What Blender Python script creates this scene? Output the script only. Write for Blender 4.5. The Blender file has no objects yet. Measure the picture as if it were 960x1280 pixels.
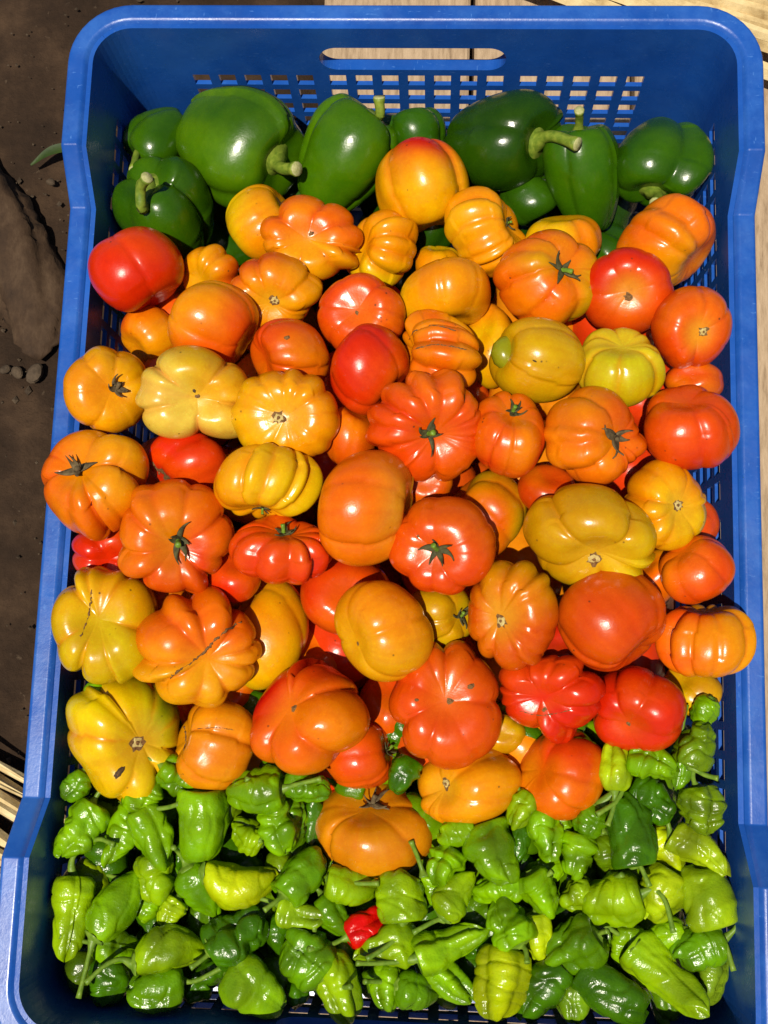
import bpy, math, random
import numpy as np
from mathutils import Vector, Matrix
from mathutils.bvhtree import BVHTree
R = math.radians
sc = bpy.context.scene
col = sc.collection

# ------------------------------------------------------------------ camera, sky, sun, exposure
cam = bpy.data.cameras.new('camera')
cam.sensor_fit = 'VERTICAL'; cam.sensor_height = 24.0; cam.lens = 26.25
cam.clip_start = 0.01; cam.clip_end = 200.0
cam_o = bpy.data.objects.new('camera', cam); col.objects.link(cam_o)
cam_o.location = (0.0241, -0.1075, 0.5924)
cam_o.rotation_euler = (0.1616, 0.0465, 0.0323)
sc.camera = cam_o

SUN = Vector((-0.13, -0.27, 1.0)).normalized()
world = bpy.data.worlds.new('World'); sc.world = world; world.use_nodes = True
wn = world.node_tree.nodes; wl = world.node_tree.links
bg = wn['Background']; sky = wn.new('ShaderNodeTexSky')
sky.sky_type = 'NISHITA'; sky.sun_disc = False
sky.sun_elevation = math.asin(SUN.z); sky.sun_rotation = math.atan2(SUN.x, SUN.y)
wl.new(sky.outputs[0], bg.inputs[0]); bg.inputs[1].default_value = 0.062
sky.dust_density = 1.2; sky.ozone_density = 0.3; sky.air_density = 0.55
sl = bpy.data.lights.new('sun', 'SUN'); sl.energy = 4.9; sl.angle = R(0.6); sl.color = (1.0, 0.92, 0.78)
so = bpy.data.objects.new('sun', sl); col.objects.link(so)
so.rotation_euler = SUN.to_track_quat('Z', 'Y').to_euler()
sc.view_settings.view_transform = 'Standard'; sc.view_settings.look = 'None'
sc.view_settings.exposure = 0.18; sc.view_settings.gamma = 1.0
sc.view_settings.use_curve_mapping = False

# ------------------------------------------------------------------ helpers
def lin(c, k=1.0):
    o = []
    for v in c[:3]:
        v = v / 255.0
        o.append(k * (v / 12.92 if v <= 0.04045 else ((v + 0.055) / 1.055) ** 2.4))
    return np.array(o)

def mesh_obj(name, V, Fc, mat, parent=None, loc=(0, 0, 0), colr=None, smooth=True):
    me = bpy.data.meshes.new(name)
    me.from_pydata([tuple(v) for v in V], [], Fc)
    if smooth: me.polygons.foreach_set('use_smooth', [True] * len(me.polygons))
    if colr is not None:
        a = me.color_attributes.new('Col', 'FLOAT_COLOR', 'POINT')
        c4 = np.ones((len(V), 4), np.float32); c4[:, :3] = colr
        a.data.foreach_set('color', c4.ravel())
    me.materials.append(mat); me.update()
    o = bpy.data.objects.new(name, me); col.objects.link(o)
    o.location = loc
    if parent is not None: o.parent = parent
    return o

def tag(o, label=None, cat=None, group=None, kind=None):
    if label: o['label'] = label
    if cat: o['category'] = cat
    if group: o['group'] = group
    if kind: o['kind'] = kind
    return o

def grid_faces(nt, npp):
    F = []
    for i in range(nt - 1):
        for j in range(npp):
            a = i * npp + j; b = i * npp + (j + 1) % npp
            F.append((a, a + npp, b + npp, b))
    return F

def tube(points, radii, seg=8, cap=True):
    pts = [Vector(p) for p in points]; V = []; F = []
    n = len(pts)
    up = Vector((0.13, 0.21, 0.97))
    for i, p in enumerate(pts):
        t = (pts[min(i + 1, n - 1)] - pts[max(i - 1, 0)]).normalized()
        a = t.cross(up)
        if a.length < 1e-3: a = t.cross(Vector((1, 0, 0)))
        a.normalize(); b = t.cross(a)
        for k in range(seg):
            th = 2 * math.pi * k / seg
            V.append(p + radii[i] * (math.cos(th) * a + math.sin(th) * b))
    for i in range(n - 1):
        for k in range(seg):
            F.append((i * seg + k, i * seg + (k + 1) % seg, (i + 1) * seg + (k + 1) % seg, (i + 1) * seg + k))
    if cap:
        V.append(pts[0]); V.append(pts[-1]); c0 = len(V) - 2
        for k in range(seg):
            F.append((c0, (k + 1) % seg, k)); F.append((c0 + 1, (n - 1) * seg + k, (n - 1) * seg + (k + 1) % seg))
    return V, F

def smooth_path(pts, m=5):
    p = [Vector(q) for q in pts]
    if len(p) < 3: return [p[0].lerp(p[-1], i / m) for i in range(m + 1)]
    out = []
    e = [p[0] * 2 - p[1]] + p + [p[-1] * 2 - p[-2]]
    for i in range(1, len(e) - 2):
        for k in range(m):
            t = k / m
            a, b, c, d = e[i - 1], e[i], e[i + 1], e[i + 2]
            out.append(0.5 * ((2 * b) + (c - a) * t + (2 * a - 5 * b + 4 * c - d) * t * t + (3 * b - a - 3 * c + d) * t ** 3))
    out.append(p[-1])
    return out

def rot_to(axis, spin):
    """matrix whose local +Z points along axis"""
    q = Vector(axis).normalized().to_track_quat('Z', 'Y').to_matrix()
    return np.array(q @ Matrix.Rotation(spin, 3, 'Z'))

def lumps(D, rng, n, kmin, kmax):
    s = np.zeros(len(D))
    for _ in range(n):
        k = rng.normal(size=3); k *= rng.uniform(kmin, kmax) / np.linalg.norm(k)
        s += np.sin(D @ k + rng.uniform(0, 6.28))
    return s / math.sqrt(n)

def sstep(a, b, x):
    t = np.clip((x - a) / (b - a), 0, 1); return t * t * (3 - 2 * t)

# ------------------------------------------------------------------ materials
def new_mat(name):
    m = bpy.data.materials.new(name); m.use_nodes = True
    nt = m.node_tree; return m, nt.nodes, nt.links, nt.nodes['Principled BSDF']

def coords(N, L, per_object=True, scale=(1, 1, 1)):
    tc = N.new('ShaderNodeTexCoord'); mp = N.new('ShaderNodeMapping')
    mp.inputs['Scale'].default_value = scale
    L.new(tc.outputs['Object'], mp.inputs['Vector'])
    if per_object:
        oi = N.new('ShaderNodeObjectInfo'); mu = N.new('ShaderNodeMath'); mu.operation = 'MULTIPLY'
        mu.inputs[1].default_value = 37.0
        L.new(oi.outputs['Random'], mu.inputs[0]); L.new(mu.outputs[0], mp.inputs['Location'])
    return mp.outputs[0]

def noise(N, L, vec, scale, detail=4, rough=0.55):
    n = N.new('ShaderNodeTexNoise'); n.inputs['Scale'].default_value = scale
    n.inputs['Detail'].default_value = detail; n.inputs['Roughness'].default_value = rough
    L.new(vec, n.inputs['Vector']); return n.outputs['Fac']

def ramp(N, L, fac, stops):
    r = N.new('ShaderNodeValToRGB'); L.new(fac, r.inputs[0])
    e = r.color_ramp.elements
    while len(e) < len(stops): e.new(0.5)
    for i, (p, c) in enumerate(stops):
        e[i].position = p; e[i].color = (*c, 1) if len(c) == 3 else c
    return r.outputs[0]

def mix(N, L, fac, a, b, mode='MIX'):
    m = N.new('ShaderNodeMix'); m.data_type = 'RGBA'; m.blend_type = mode
    for sock, v in ((m.inputs[0], fac), (m.inputs[6], a), (m.inputs[7], b)):
        if hasattr(v, 'is_output'): L.new(v, sock)
        elif isinstance(v, (int, float)): sock.default_value = v
        else: sock.default_value = (*v, 1)
    return m.outputs[2]

def bump(N, L, P, h, strength, dist):
    b = N.new('ShaderNodeBump'); b.inputs['Strength'].default_value = strength; b.inputs['Distance'].default_value = dist
    L.new(h, b.inputs['Height']); L.new(b.outputs[0], P.inputs['Normal'])

def attr(N, name):
    a = N.new('ShaderNodeAttribute'); a.attribute_name = name; return a.outputs['Color']

def skin_mat(name, rough, mottle_dark, mottle_light, speck, sss, sss_rad, bump_s, grain):
    m, N, L, P = new_mat(name)
    v = coords(N, L); base = attr(N, 'Col')
    n1 = noise(N, L, v, 55, 5, 0.6)
    c = mix(N, L, ramp(N, L, n1, [(0.35, (0, 0, 0)), (0.7, (1, 1, 1))]), mix(N, L, 1.0, base, mottle_dark, 'MULTIPLY'), mix(N, L, 1.0, base, mottle_light, 'MULTIPLY'))
    # fine streak grain in the skin
    n2 = noise(N, L, v, grain, 3, 0.6)
    c = mix(N, L, ramp(N, L, n2, [(0.3, (0.35, 0.35, 0.35)), (0.75, (0, 0, 0))]), c, mix(N, L, 1.0, c, (0.82, 0.74, 0.6), 'MULTIPLY'))
    if speck:
        vo = N.new('ShaderNodeTexVoronoi'); vo.inputs['Scale'].default_value = 150; vo.inputs['Randomness'].default_value = 1.0
        L.new(v, vo.inputs['Vector'])
        dots = ramp(N, L, vo.outputs['Distance'], [(0.05, (1, 1, 1)), (0.12, (0, 0, 0))])
        pick = ramp(N, L, noise(N, L, v, 42, 2), [(0.56, (0, 0, 0)), (0.60, (1, 1, 1))])
        mm = mix(N, L, 1.0, dots, pick, 'MULTIPLY')
        vo2 = N.new('ShaderNodeTexVoronoi'); vo2.inputs['Scale'].default_value = 520; L.new(v, vo2.inputs['Vector'])
        po = ramp(N, L, vo2.outputs['Distance'], [(0.10, (0.35, 0.35, 0.35)), (0.30, (0, 0, 0))])
        c = mix(N, L, po, c, mix(N, L, 1.0, c, (1.15, 1.5, 2.0), 'MULTIPLY'))
        stn = ramp(N, L, noise(N, L, v, 75, 7, 0.75), [(0.60, (0, 0, 0)), (0.74, (0.55, 0.55, 0.55))])
        c = mix(N, L, stn, c, mix(N, L, 1.0, c, (0.72, 0.5, 0.4), 'MULTIPLY'))
        c = mix(N, L, mix(N, L, 1.0, mm, (0.8, 0.8, 0.8), 'MULTIPLY'), c, (0.035, 0.018, 0.008))
    L.new(c, P.inputs['Base Color'])
    rr = ramp(N, L, noise(N, L, v, 90, 5, 0.65), [(0.3, (rough * 0.75,) * 3), (0.75, (rough * 1.6,) * 3)])
    L.new(rr, P.inputs['Roughness'])
    P.inputs['IOR'].default_value = 1.42; P.inputs['Specular IOR Level'].default_value = 0.5
    P.inputs['Subsurface Weight'].default_value = sss
    P.inputs['Subsurface Radius'].default_value = sss_rad; P.inputs['Subsurface Scale'].default_value = 1.0
    hb = N.new('ShaderNodeMath'); hb.operation = 'ADD'
    L.new(noise(N, L, v, 170, 4, 0.6), hb.inputs[0])
    hm = N.new('ShaderNodeMath'); hm.operation = 'MULTIPLY'; hm.inputs[1].default_value = 0.25
    L.new(noise(N, L, v, 900, 2, 0.5), hm.inputs[0]); L.new(hm.outputs[0], hb.inputs[1])
    bump(N, L, P, hb.outputs[0], bump_s, 0.0012)
    return m

M = {}
M['tomato'] = skin_mat('tomato_skin', 0.235, (0.92, 0.84, 0.8), (1.05, 1.1, 1.1), True, 0.06, (0.004, 0.0015, 0.0006), 0.13, 420)
M['pepper'] = skin_mat('hot_pepper_skin', 0.21, (0.72, 0.8, 0.7), (1.15, 1.1, 1.0), False, 0.08, (0.001, 0.002, 0.0005), 0.55, 600)
M['bell'] = skin_mat('bell_pepper_skin', 0.23, (0.75, 0.85, 0.85), (1.2, 1.1, 1.0), False, 0.05, (0.001, 0.002, 0.0005), 0.14, 350)

def plain_mat(name, c1, c2, scale, rough, bs=0.4, dist=0.001, stretch=(1, 1, 1)):
    m, N, L, P = new_mat(name); v = coords(N, L, True, stretch)
    n = noise(N, L, v, scale, 6, 0.6)
    L.new(ramp(N, L, n, [(0.3, c1), (0.7, c2)]), P.inputs['Base Color'])
    P.inputs['Roughness'].default_value = rough
    bump(N, L, P, n, bs, dist); P.inputs['Specular IOR Level'].default_value = 0.3; return m
M['stem'] = plain_mat('fresh_stem', (0.07, 0.15, 0.01), (0.17, 0.27, 0.025), 260, 0.42)
M['bellstem'] = plain_mat('bell_pepper_stem', (0.07, 0.13, 0.008), (0.21, 0.27, 0.03), 220, 0.5)
M['cut'] = plain_mat('cut_stem_end', (0.26, 0.28, 0.09), (0.42, 0.41, 0.2), 500, 0.7)
M['calyx'] = plain_mat('green_calyx', (0.020, 0.018, 0.006), (0.095, 0.085, 0.028), 300, 0.75)
M['drycalyx'] = plain_mat('withered_calyx', (0.035, 0.022, 0.01), (0.14, 0.10, 0.045), 350, 0.8)
M['cork'] = plain_mat('corky_scar', (0.06, 0.022, 0.006), (0.24, 0.125, 0.04), 900, 0.85, 0.6)
M['scar'] = plain_mat('pale_stem_scar', (0.34, 0.25, 0.07), (0.55, 0.44, 0.18), 700, 0.7, 0.6)
M['dark'] = plain_mat('dark_scab', (0.02, 0.012, 0.006), (0.09, 0.05, 0.02), 900, 0.8)

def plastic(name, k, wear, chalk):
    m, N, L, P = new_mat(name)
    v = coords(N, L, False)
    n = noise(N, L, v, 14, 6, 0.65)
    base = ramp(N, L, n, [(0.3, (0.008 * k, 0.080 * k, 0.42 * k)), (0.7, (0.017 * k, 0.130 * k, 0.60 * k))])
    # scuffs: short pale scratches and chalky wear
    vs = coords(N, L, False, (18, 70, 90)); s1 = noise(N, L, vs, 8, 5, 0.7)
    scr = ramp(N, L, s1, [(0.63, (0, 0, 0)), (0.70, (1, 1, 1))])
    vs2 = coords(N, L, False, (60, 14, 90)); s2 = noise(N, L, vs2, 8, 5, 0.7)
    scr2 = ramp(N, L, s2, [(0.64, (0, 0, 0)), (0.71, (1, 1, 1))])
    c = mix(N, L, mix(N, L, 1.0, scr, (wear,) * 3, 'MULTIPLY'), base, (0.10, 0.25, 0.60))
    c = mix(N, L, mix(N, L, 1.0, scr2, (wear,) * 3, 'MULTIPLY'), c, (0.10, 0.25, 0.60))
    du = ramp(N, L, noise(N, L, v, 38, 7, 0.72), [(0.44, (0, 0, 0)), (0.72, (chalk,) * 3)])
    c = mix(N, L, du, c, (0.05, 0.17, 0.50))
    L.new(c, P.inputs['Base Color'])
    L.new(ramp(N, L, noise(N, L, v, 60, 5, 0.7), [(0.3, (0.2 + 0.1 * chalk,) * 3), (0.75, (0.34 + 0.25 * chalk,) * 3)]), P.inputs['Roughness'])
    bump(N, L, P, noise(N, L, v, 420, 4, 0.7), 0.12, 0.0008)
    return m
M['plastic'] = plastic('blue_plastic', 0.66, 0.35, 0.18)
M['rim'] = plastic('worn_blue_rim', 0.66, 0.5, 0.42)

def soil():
    m, N, L, P = new_mat('shade_tinted_soil'); v = coords(N, L, False)
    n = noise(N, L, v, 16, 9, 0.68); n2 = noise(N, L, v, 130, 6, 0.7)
    c = ramp(N, L, n, [(0.25, (0.010, 0.0055, 0.003)), (0.5, (0.031, 0.0175, 0.0095)), (0.75, (0.075, 0.044, 0.024))])  # shade over the left ground is put into these dark browns
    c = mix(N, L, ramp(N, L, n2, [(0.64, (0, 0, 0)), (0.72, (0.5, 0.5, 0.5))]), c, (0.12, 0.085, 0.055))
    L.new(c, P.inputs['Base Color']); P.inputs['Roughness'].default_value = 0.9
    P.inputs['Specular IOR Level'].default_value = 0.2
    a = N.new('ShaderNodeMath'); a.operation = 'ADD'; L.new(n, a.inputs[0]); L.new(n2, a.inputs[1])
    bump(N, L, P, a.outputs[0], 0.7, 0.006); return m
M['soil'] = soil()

def wood(name, c1, c2, c3, stretch):
    m, N, L, P = new_mat(name); v = coords(N, L, True, stretch)
    n = noise(N, L, v, 26, 8, 0.7)
    L.new(ramp(N, L, n, [(0.3, c1), (0.5, c2), (0.72, c3)]), P.inputs['Base Color'])
    P.inputs['Roughness'].default_value = 0.8; P.inputs['Specular IOR Level'].default_value = 0.25
    bump(N, L, P, n, 0.6, 0.003); return m
M['plank'] = wood('weathered_plank', (0.20, 0.135, 0.08), (0.36, 0.26, 0.165), (0.46, 0.345, 0.23), (9, 1.4, 4))
M['straw'] = wood('dry_straw', (0.25, 0.16, 0.06), (0.55, 0.42, 0.21), (0.74, 0.62, 0.36), (1, 1, 1))
M['root'] = wood('grey_root', (0.016, 0.008, 0.004), (0.045, 0.025, 0.0125), (0.09, 0.056, 0.031), (2, 1, 2))
M['stone'] = plain_mat('pebble', (0.03, 0.02, 0.012), (0.10, 0.07, 0.043), 120, 0.85)
M['leaf'] = plain_mat('grass_blade', (0.012, 0.03, 0.003), (0.03, 0.055, 0.006), 120, 0.6)

# ------------------------------------------------------------------ setting: soil, boards, debris
GZ = -0.252
rng = np.random.default_rng(5)
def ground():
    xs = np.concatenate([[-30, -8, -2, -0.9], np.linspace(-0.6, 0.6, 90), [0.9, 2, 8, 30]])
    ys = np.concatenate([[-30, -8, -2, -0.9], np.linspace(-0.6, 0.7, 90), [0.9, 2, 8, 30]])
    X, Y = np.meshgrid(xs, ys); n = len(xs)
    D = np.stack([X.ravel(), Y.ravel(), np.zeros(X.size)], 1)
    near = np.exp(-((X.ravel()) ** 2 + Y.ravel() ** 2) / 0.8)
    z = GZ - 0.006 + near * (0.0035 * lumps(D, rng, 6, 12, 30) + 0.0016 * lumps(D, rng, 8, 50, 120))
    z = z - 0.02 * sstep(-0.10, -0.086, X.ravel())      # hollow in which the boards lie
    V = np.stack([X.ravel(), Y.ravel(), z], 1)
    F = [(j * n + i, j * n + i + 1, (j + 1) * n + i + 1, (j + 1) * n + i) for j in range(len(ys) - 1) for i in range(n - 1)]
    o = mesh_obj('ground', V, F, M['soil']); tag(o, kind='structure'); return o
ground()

def box(x0, x1, y0, y1, z0, z1, b=0.002):
    V = []; F = []
    for z, e in ((z0, 0), (z1 - b, 0), (z1, b)):
        V += [(x0 + e, y0 + e, z), (x1 - e, y0 + e, z), (x1 - e, y1 - e, z), (x0 + e, y1 - e, z)]
    for l in (0, 4):
        for k in range(4): F.append((l + k, l + (k + 1) % 4, l + 4 + (k + 1) % 4, l + 4 + k))
    F.append((8, 9, 10, 11)); F.append((3, 2, 1, 0))
    return V, F
deck = bpy.data.objects.new('board_platform', None); col.objects.link(deck); deck.location = (0.2, 0.1, GZ - 0.02)
tag(deck, 'weathered tan wooden boards under the right side of the blue crate', 'boards')
x = -0.083; k = 0
while x < 0.62:
    w = [0.125, 0.13, 0.12, 0.128, 0.122, 0.13][k % 6]
    V, F = box(x - 0.2, x + w - 0.004 - 0.2, -0.75 - 0.1, 0.75 - 0.1 + 0.01 * (k % 3), 0.0, 0.0185 - 0.0008 * (k % 2))
    mesh_obj('plank', V, F, M['plank'], deck, smooth=False); x += w; k += 1

# twisted root lump, pebbles, grass blade on the soil at the left
def root_lump():
    nt, npn = 46, 28; P0 = [(-0.44, 0.33), (-0.375, 0.285), (-0.33, 0.235), (-0.305, 0.19), (-0.30, 0.15)]
    pth = smooth_path([(a, b, 0) for a, b in P0], 12); nt = len(pth); V = []
    r2 = np.random.default_rng(8)
    for i, p in enumerate(pth):
        t = i / (nt - 1); rr = 0.041 * (1 - 0.62 * t ** 2) * (1 if t < 0.97 else 0.7)
        tg = (pth[min(i + 1, nt - 1)] - pth[max(i - 1, 0)]).normalized(); sd = Vector((tg.y, -tg.x, 0))
        for j in range(npn):
            a = 2 * math.pi * j / npn
            q = rr * (1 + 0.13 * math.sin(3 * a + 5 * t) + 0.07 * math.sin(7 * a + 11 * t) + 0.05 * math.sin(19 * t + 2 * a) + r2.normal(0, .035))
            V.append(p + sd * q * math.cos(a) + Vector((0, 0, 0.42 * q * math.sin(a) + 0.002)))
    F = grid_faces(nt, npn); c = len(V); V.append(pth[-1] + Vector((0.004, -0.008, 0.004))); V.append(pth[0])
    for j in range(npn):
        F.append(((nt - 1) * npn + j, c, (nt - 1) * npn + (j + 1) % npn)); F.append((j, (j + 1) % npn, c + 1))
    o = mesh_obj('tree_root', V, F, M['root'], None, (0, 0, GZ)); tag(o, 'grey-brown gnarled root lying on the shade-tinted soil left of the crate', 'root')
root_lump()
def pebble(x, y, r, seed, label):
    g = np.random.default_rng(seed); nt, npn = 8, 12
    V = []
    for i in range(nt):
        th = math.pi * (i + 0.02) / (nt - 0.96)
        for j in range(npn):
            ph = 2 * math.pi * j / npn; V.append((math.sin(th) * math.cos(ph), math.sin(th) * math.sin(ph), math.cos(th)))
    V = np.array(V); V *= (1 + 0.16 * lumps(V, g, 5, 2, 4))[:, None]; V = V * np.array([r, r * 0.75, r * 0.6])
    a = g.uniform(0, 6); c, s = math.cos(a), math.sin(a); V = V @ np.array([[c, s, 0], [-s, c, 0], [0, 0, 1]])
    o = mesh_obj('pebble', V, grid_faces(nt, npn), M['stone'], None, (x, y, GZ + r * 0.1), smooth=False)
    tag(o, label, 'pebble', 'pebbles on the dark soil')
pebble(-0.299, 0.133, 0.0085, 1, 'largest angular pebble on the soil, below the gnarled root')
pebble(-0.314, 0.133, 0.006, 2, 'middle one of three pebbles in a row below the root')
pebble(-0.324, 0.136, 0.005, 3, 'smallest left one of three pebbles in a row below the root')
pebble(-0.300, 0.295, 0.004, 4, 'tiny pale pebble on the soil just under the grass blade')
def blade():
    pts = smooth_path([(-0.315, 0.305, 0.008), (-0.295, 0.316, 0.013), (-0.262, 0.322, 0.010)], 8); V = []; F = []
    n = len(pts)
    for i, p in enumerate(pts):
        w = 0.0042 * math.sin(math.pi * min(0.98, 0.08 + 0.8 * i / (n - 1)))
        V += [p + Vector((0, w, 0.0008)), p + Vector((0, 0, -0.0006)), p - Vector((0, w, -0.0008))]
    for i in range(n - 1):
        for k in range(2): F.append((3 * i + k, 3 * i + k + 1, 3 * i + 4 + k, 3 * i + 3 + k))
    o = mesh_obj('grass_blade', V, F, M['leaf'], None, (0, 0, GZ)); tag(o, 'single green grass blade on the soil beside the upper left rim', 'grass')
blade()
def crumbs():
    g = np.random.default_rng(21); V = []; F = []
    for i in range(520):
        x = g.uniform(-0.43, -0.19); y = g.uniform(-0.33, 0.50); r = 0.0008 + 0.0030 * g.random() ** 4
        b = len(V); o = np.array([(1, 0, 0), (-1, 0, 0), (0, 1, 0), (0, -1, 0), (0, 0, 1), (0, 0, -1)]) * r * g.uniform(.6, 1.4, (6, 1))
        V += [(x + q[0], y + q[1], GZ - .003 + q[2]) for q in o]
        F += [(b + a, b + c, b + d) for a, c, d in ((0, 2, 4), (2, 1, 4), (1, 3, 4), (3, 0, 4), (2, 0, 5), (1, 2, 5), (3, 1, 5), (0, 3, 5))]
    o = mesh_obj('soil_crumbs', V, F, M['stone'], None, smooth=False)
    tag(o, 'fine crumbs of earth scattered over the shade-tinted soil', 'soil', None, 'stuff')
crumbs()
def straw_bundle(name, label, strips):
    root = None
    for (a, b, w, z) in strips:
        a = Vector((a[0], a[1], z)); b = Vector((b[0], b[1], z * 0.8)); d = (b - a); s = Vector((d.y, -d.x, 0)).normalized() * w
        V = []; F = []; n = 9
        for i in range(n):
            t = i / (n - 1); p = a.lerp(b, t) + Vector((0, 0, 0.002 * math.sin(3 * t + w * 900))); ww = (1 - 0.5 * t)
            V += [p - s * ww, p - s * ww * 0.4 + Vector((0, 0, w * .7)), p + s * ww * 0.4 + Vector((0, 0, w * .7)), p + s * ww, p - Vector((0, 0, w * .5))]
        for i in range(n - 1):
            for k in range(5): F.append((5 * i + k, 5 * i + (k + 1) % 5, 5 * i + 5 + (k + 1) % 5, 5 * i + 5 + k))
        F.append((4, 3, 2, 1, 0)); m = 5 * (n - 1); F.append((m, m + 1, m + 2, m + 3, m + 4))
        if root is None:
            root = bpy.data.objects.new(name, None); col.objects.link(root); root.location = (0, 0, GZ); tag(root, label, 'straw')
        mesh_obj('straw_strip', V, F, M['straw'], root, smooth=False)
g = np.random.default_rng(3)
st = []
for i in range(13):
    y0 = -0.165 - 0.011 * i; st.append(((-0.40 + g.uniform(-.02, .02), y0 + 0.055 + g.uniform(-.015, .015)), (-0.235 + g.uniform(-.012, .015), y0 - 0.04 + g.uniform(-.02, .02)), g.uniform(0.0045, 0.009), 0.012 + 0.004 * (i % 4)))
st.append(((-0.33, -0.165), (-0.262, -0.195), 0.002, 0.03)); st.append(((-0.325, -0.15), (-0.275, -0.178), 0.0022, 0.026))
straw_bundle('dry_straw', 'pile of pale dry straw strips beside the lower left of the crate', st)
st = []
for i in range(15):
    k = i * 0.010; st.append(((0.06 + k * 1.1 + g.uniform(-.03, .01), 0.475 + k * .25 + g.uniform(-.006, .006)), (0.36 + k * .4, 0.352 + k * 1.05 + g.uniform(-.008, .008)), g.uniform(0.0065, 0.0105), 0.024 + 0.004 * (i % 3)))
straw_bundle('dry_straw', 'layered pale dry palm strips lying behind the far right corner of the crate', st)

# ------------------------------------------------------------------ the crate
AX, YT, YB, RC = 0.1855, 0.272, 0.2825, 0.022
CX, CYT, CYB = AX - RC, YT - RC, -(YB - RC)
ZF = -0.225; Y1, Y2, STEP = 0.198, 0.1697, 0.023
DRAFT = 0.04
def hgt(y):
    a = abs(y)
    return 0.0 if a >= Y1 else (-STEP if a <= Y2 else -STEP * (Y1 - a) / (Y1 - Y2))
def sidepath(side, brk):
    """points on the straight of one side plus 45 degrees of each corner: (base point, outward normal)"""
    out = []
    def arc(c, a0, a1):
        return [(c, (math.cos(R(a0 + (a1 - a0) * i / 5)), math.sin(R(a0 + (a1 - a0) * i / 5)))) for i in range(6)]
    if side == 'far':  # left to right
        out += arc((-CX, CYT), 135, 90)[:-1]; out += [((s, CYT), (0, 1)) for s in [-CX] + brk + [CX]]; out += arc((CX, CYT), 90, 45)[1:]
    if side == 'near':
        out += arc((-CX, CYB), 225, 270)[:-1]; out += [((s, CYB), (0, -1)) for s in [-CX] + brk + [CX]]; out += arc((CX, CYB), 270, 315)[1:]
    if side == 'left':
        out += arc((-CX, CYB), 225, 180)[:-1]; out += [((-CX, s), (-1, 0)) for s in [CYB] + brk + [CYT]]; out += arc((-CX, CYT), 180, 135)[1:]
    if side == 'right':
        out += arc((CX, CYB), -45, 0)[:-1]; out += [((CX, s), (1, 0)) for s in [CYB] + brk + [CYT]]; out += arc((CX, CYT), 0, 45)[1:]
    return out
def pos(bp, nn, z, off=0.0):
    r = RC + DRAFT * z + off
    return Vector((bp[0] + nn[0] * r, bp[1] + nn[1] * r, z))

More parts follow.
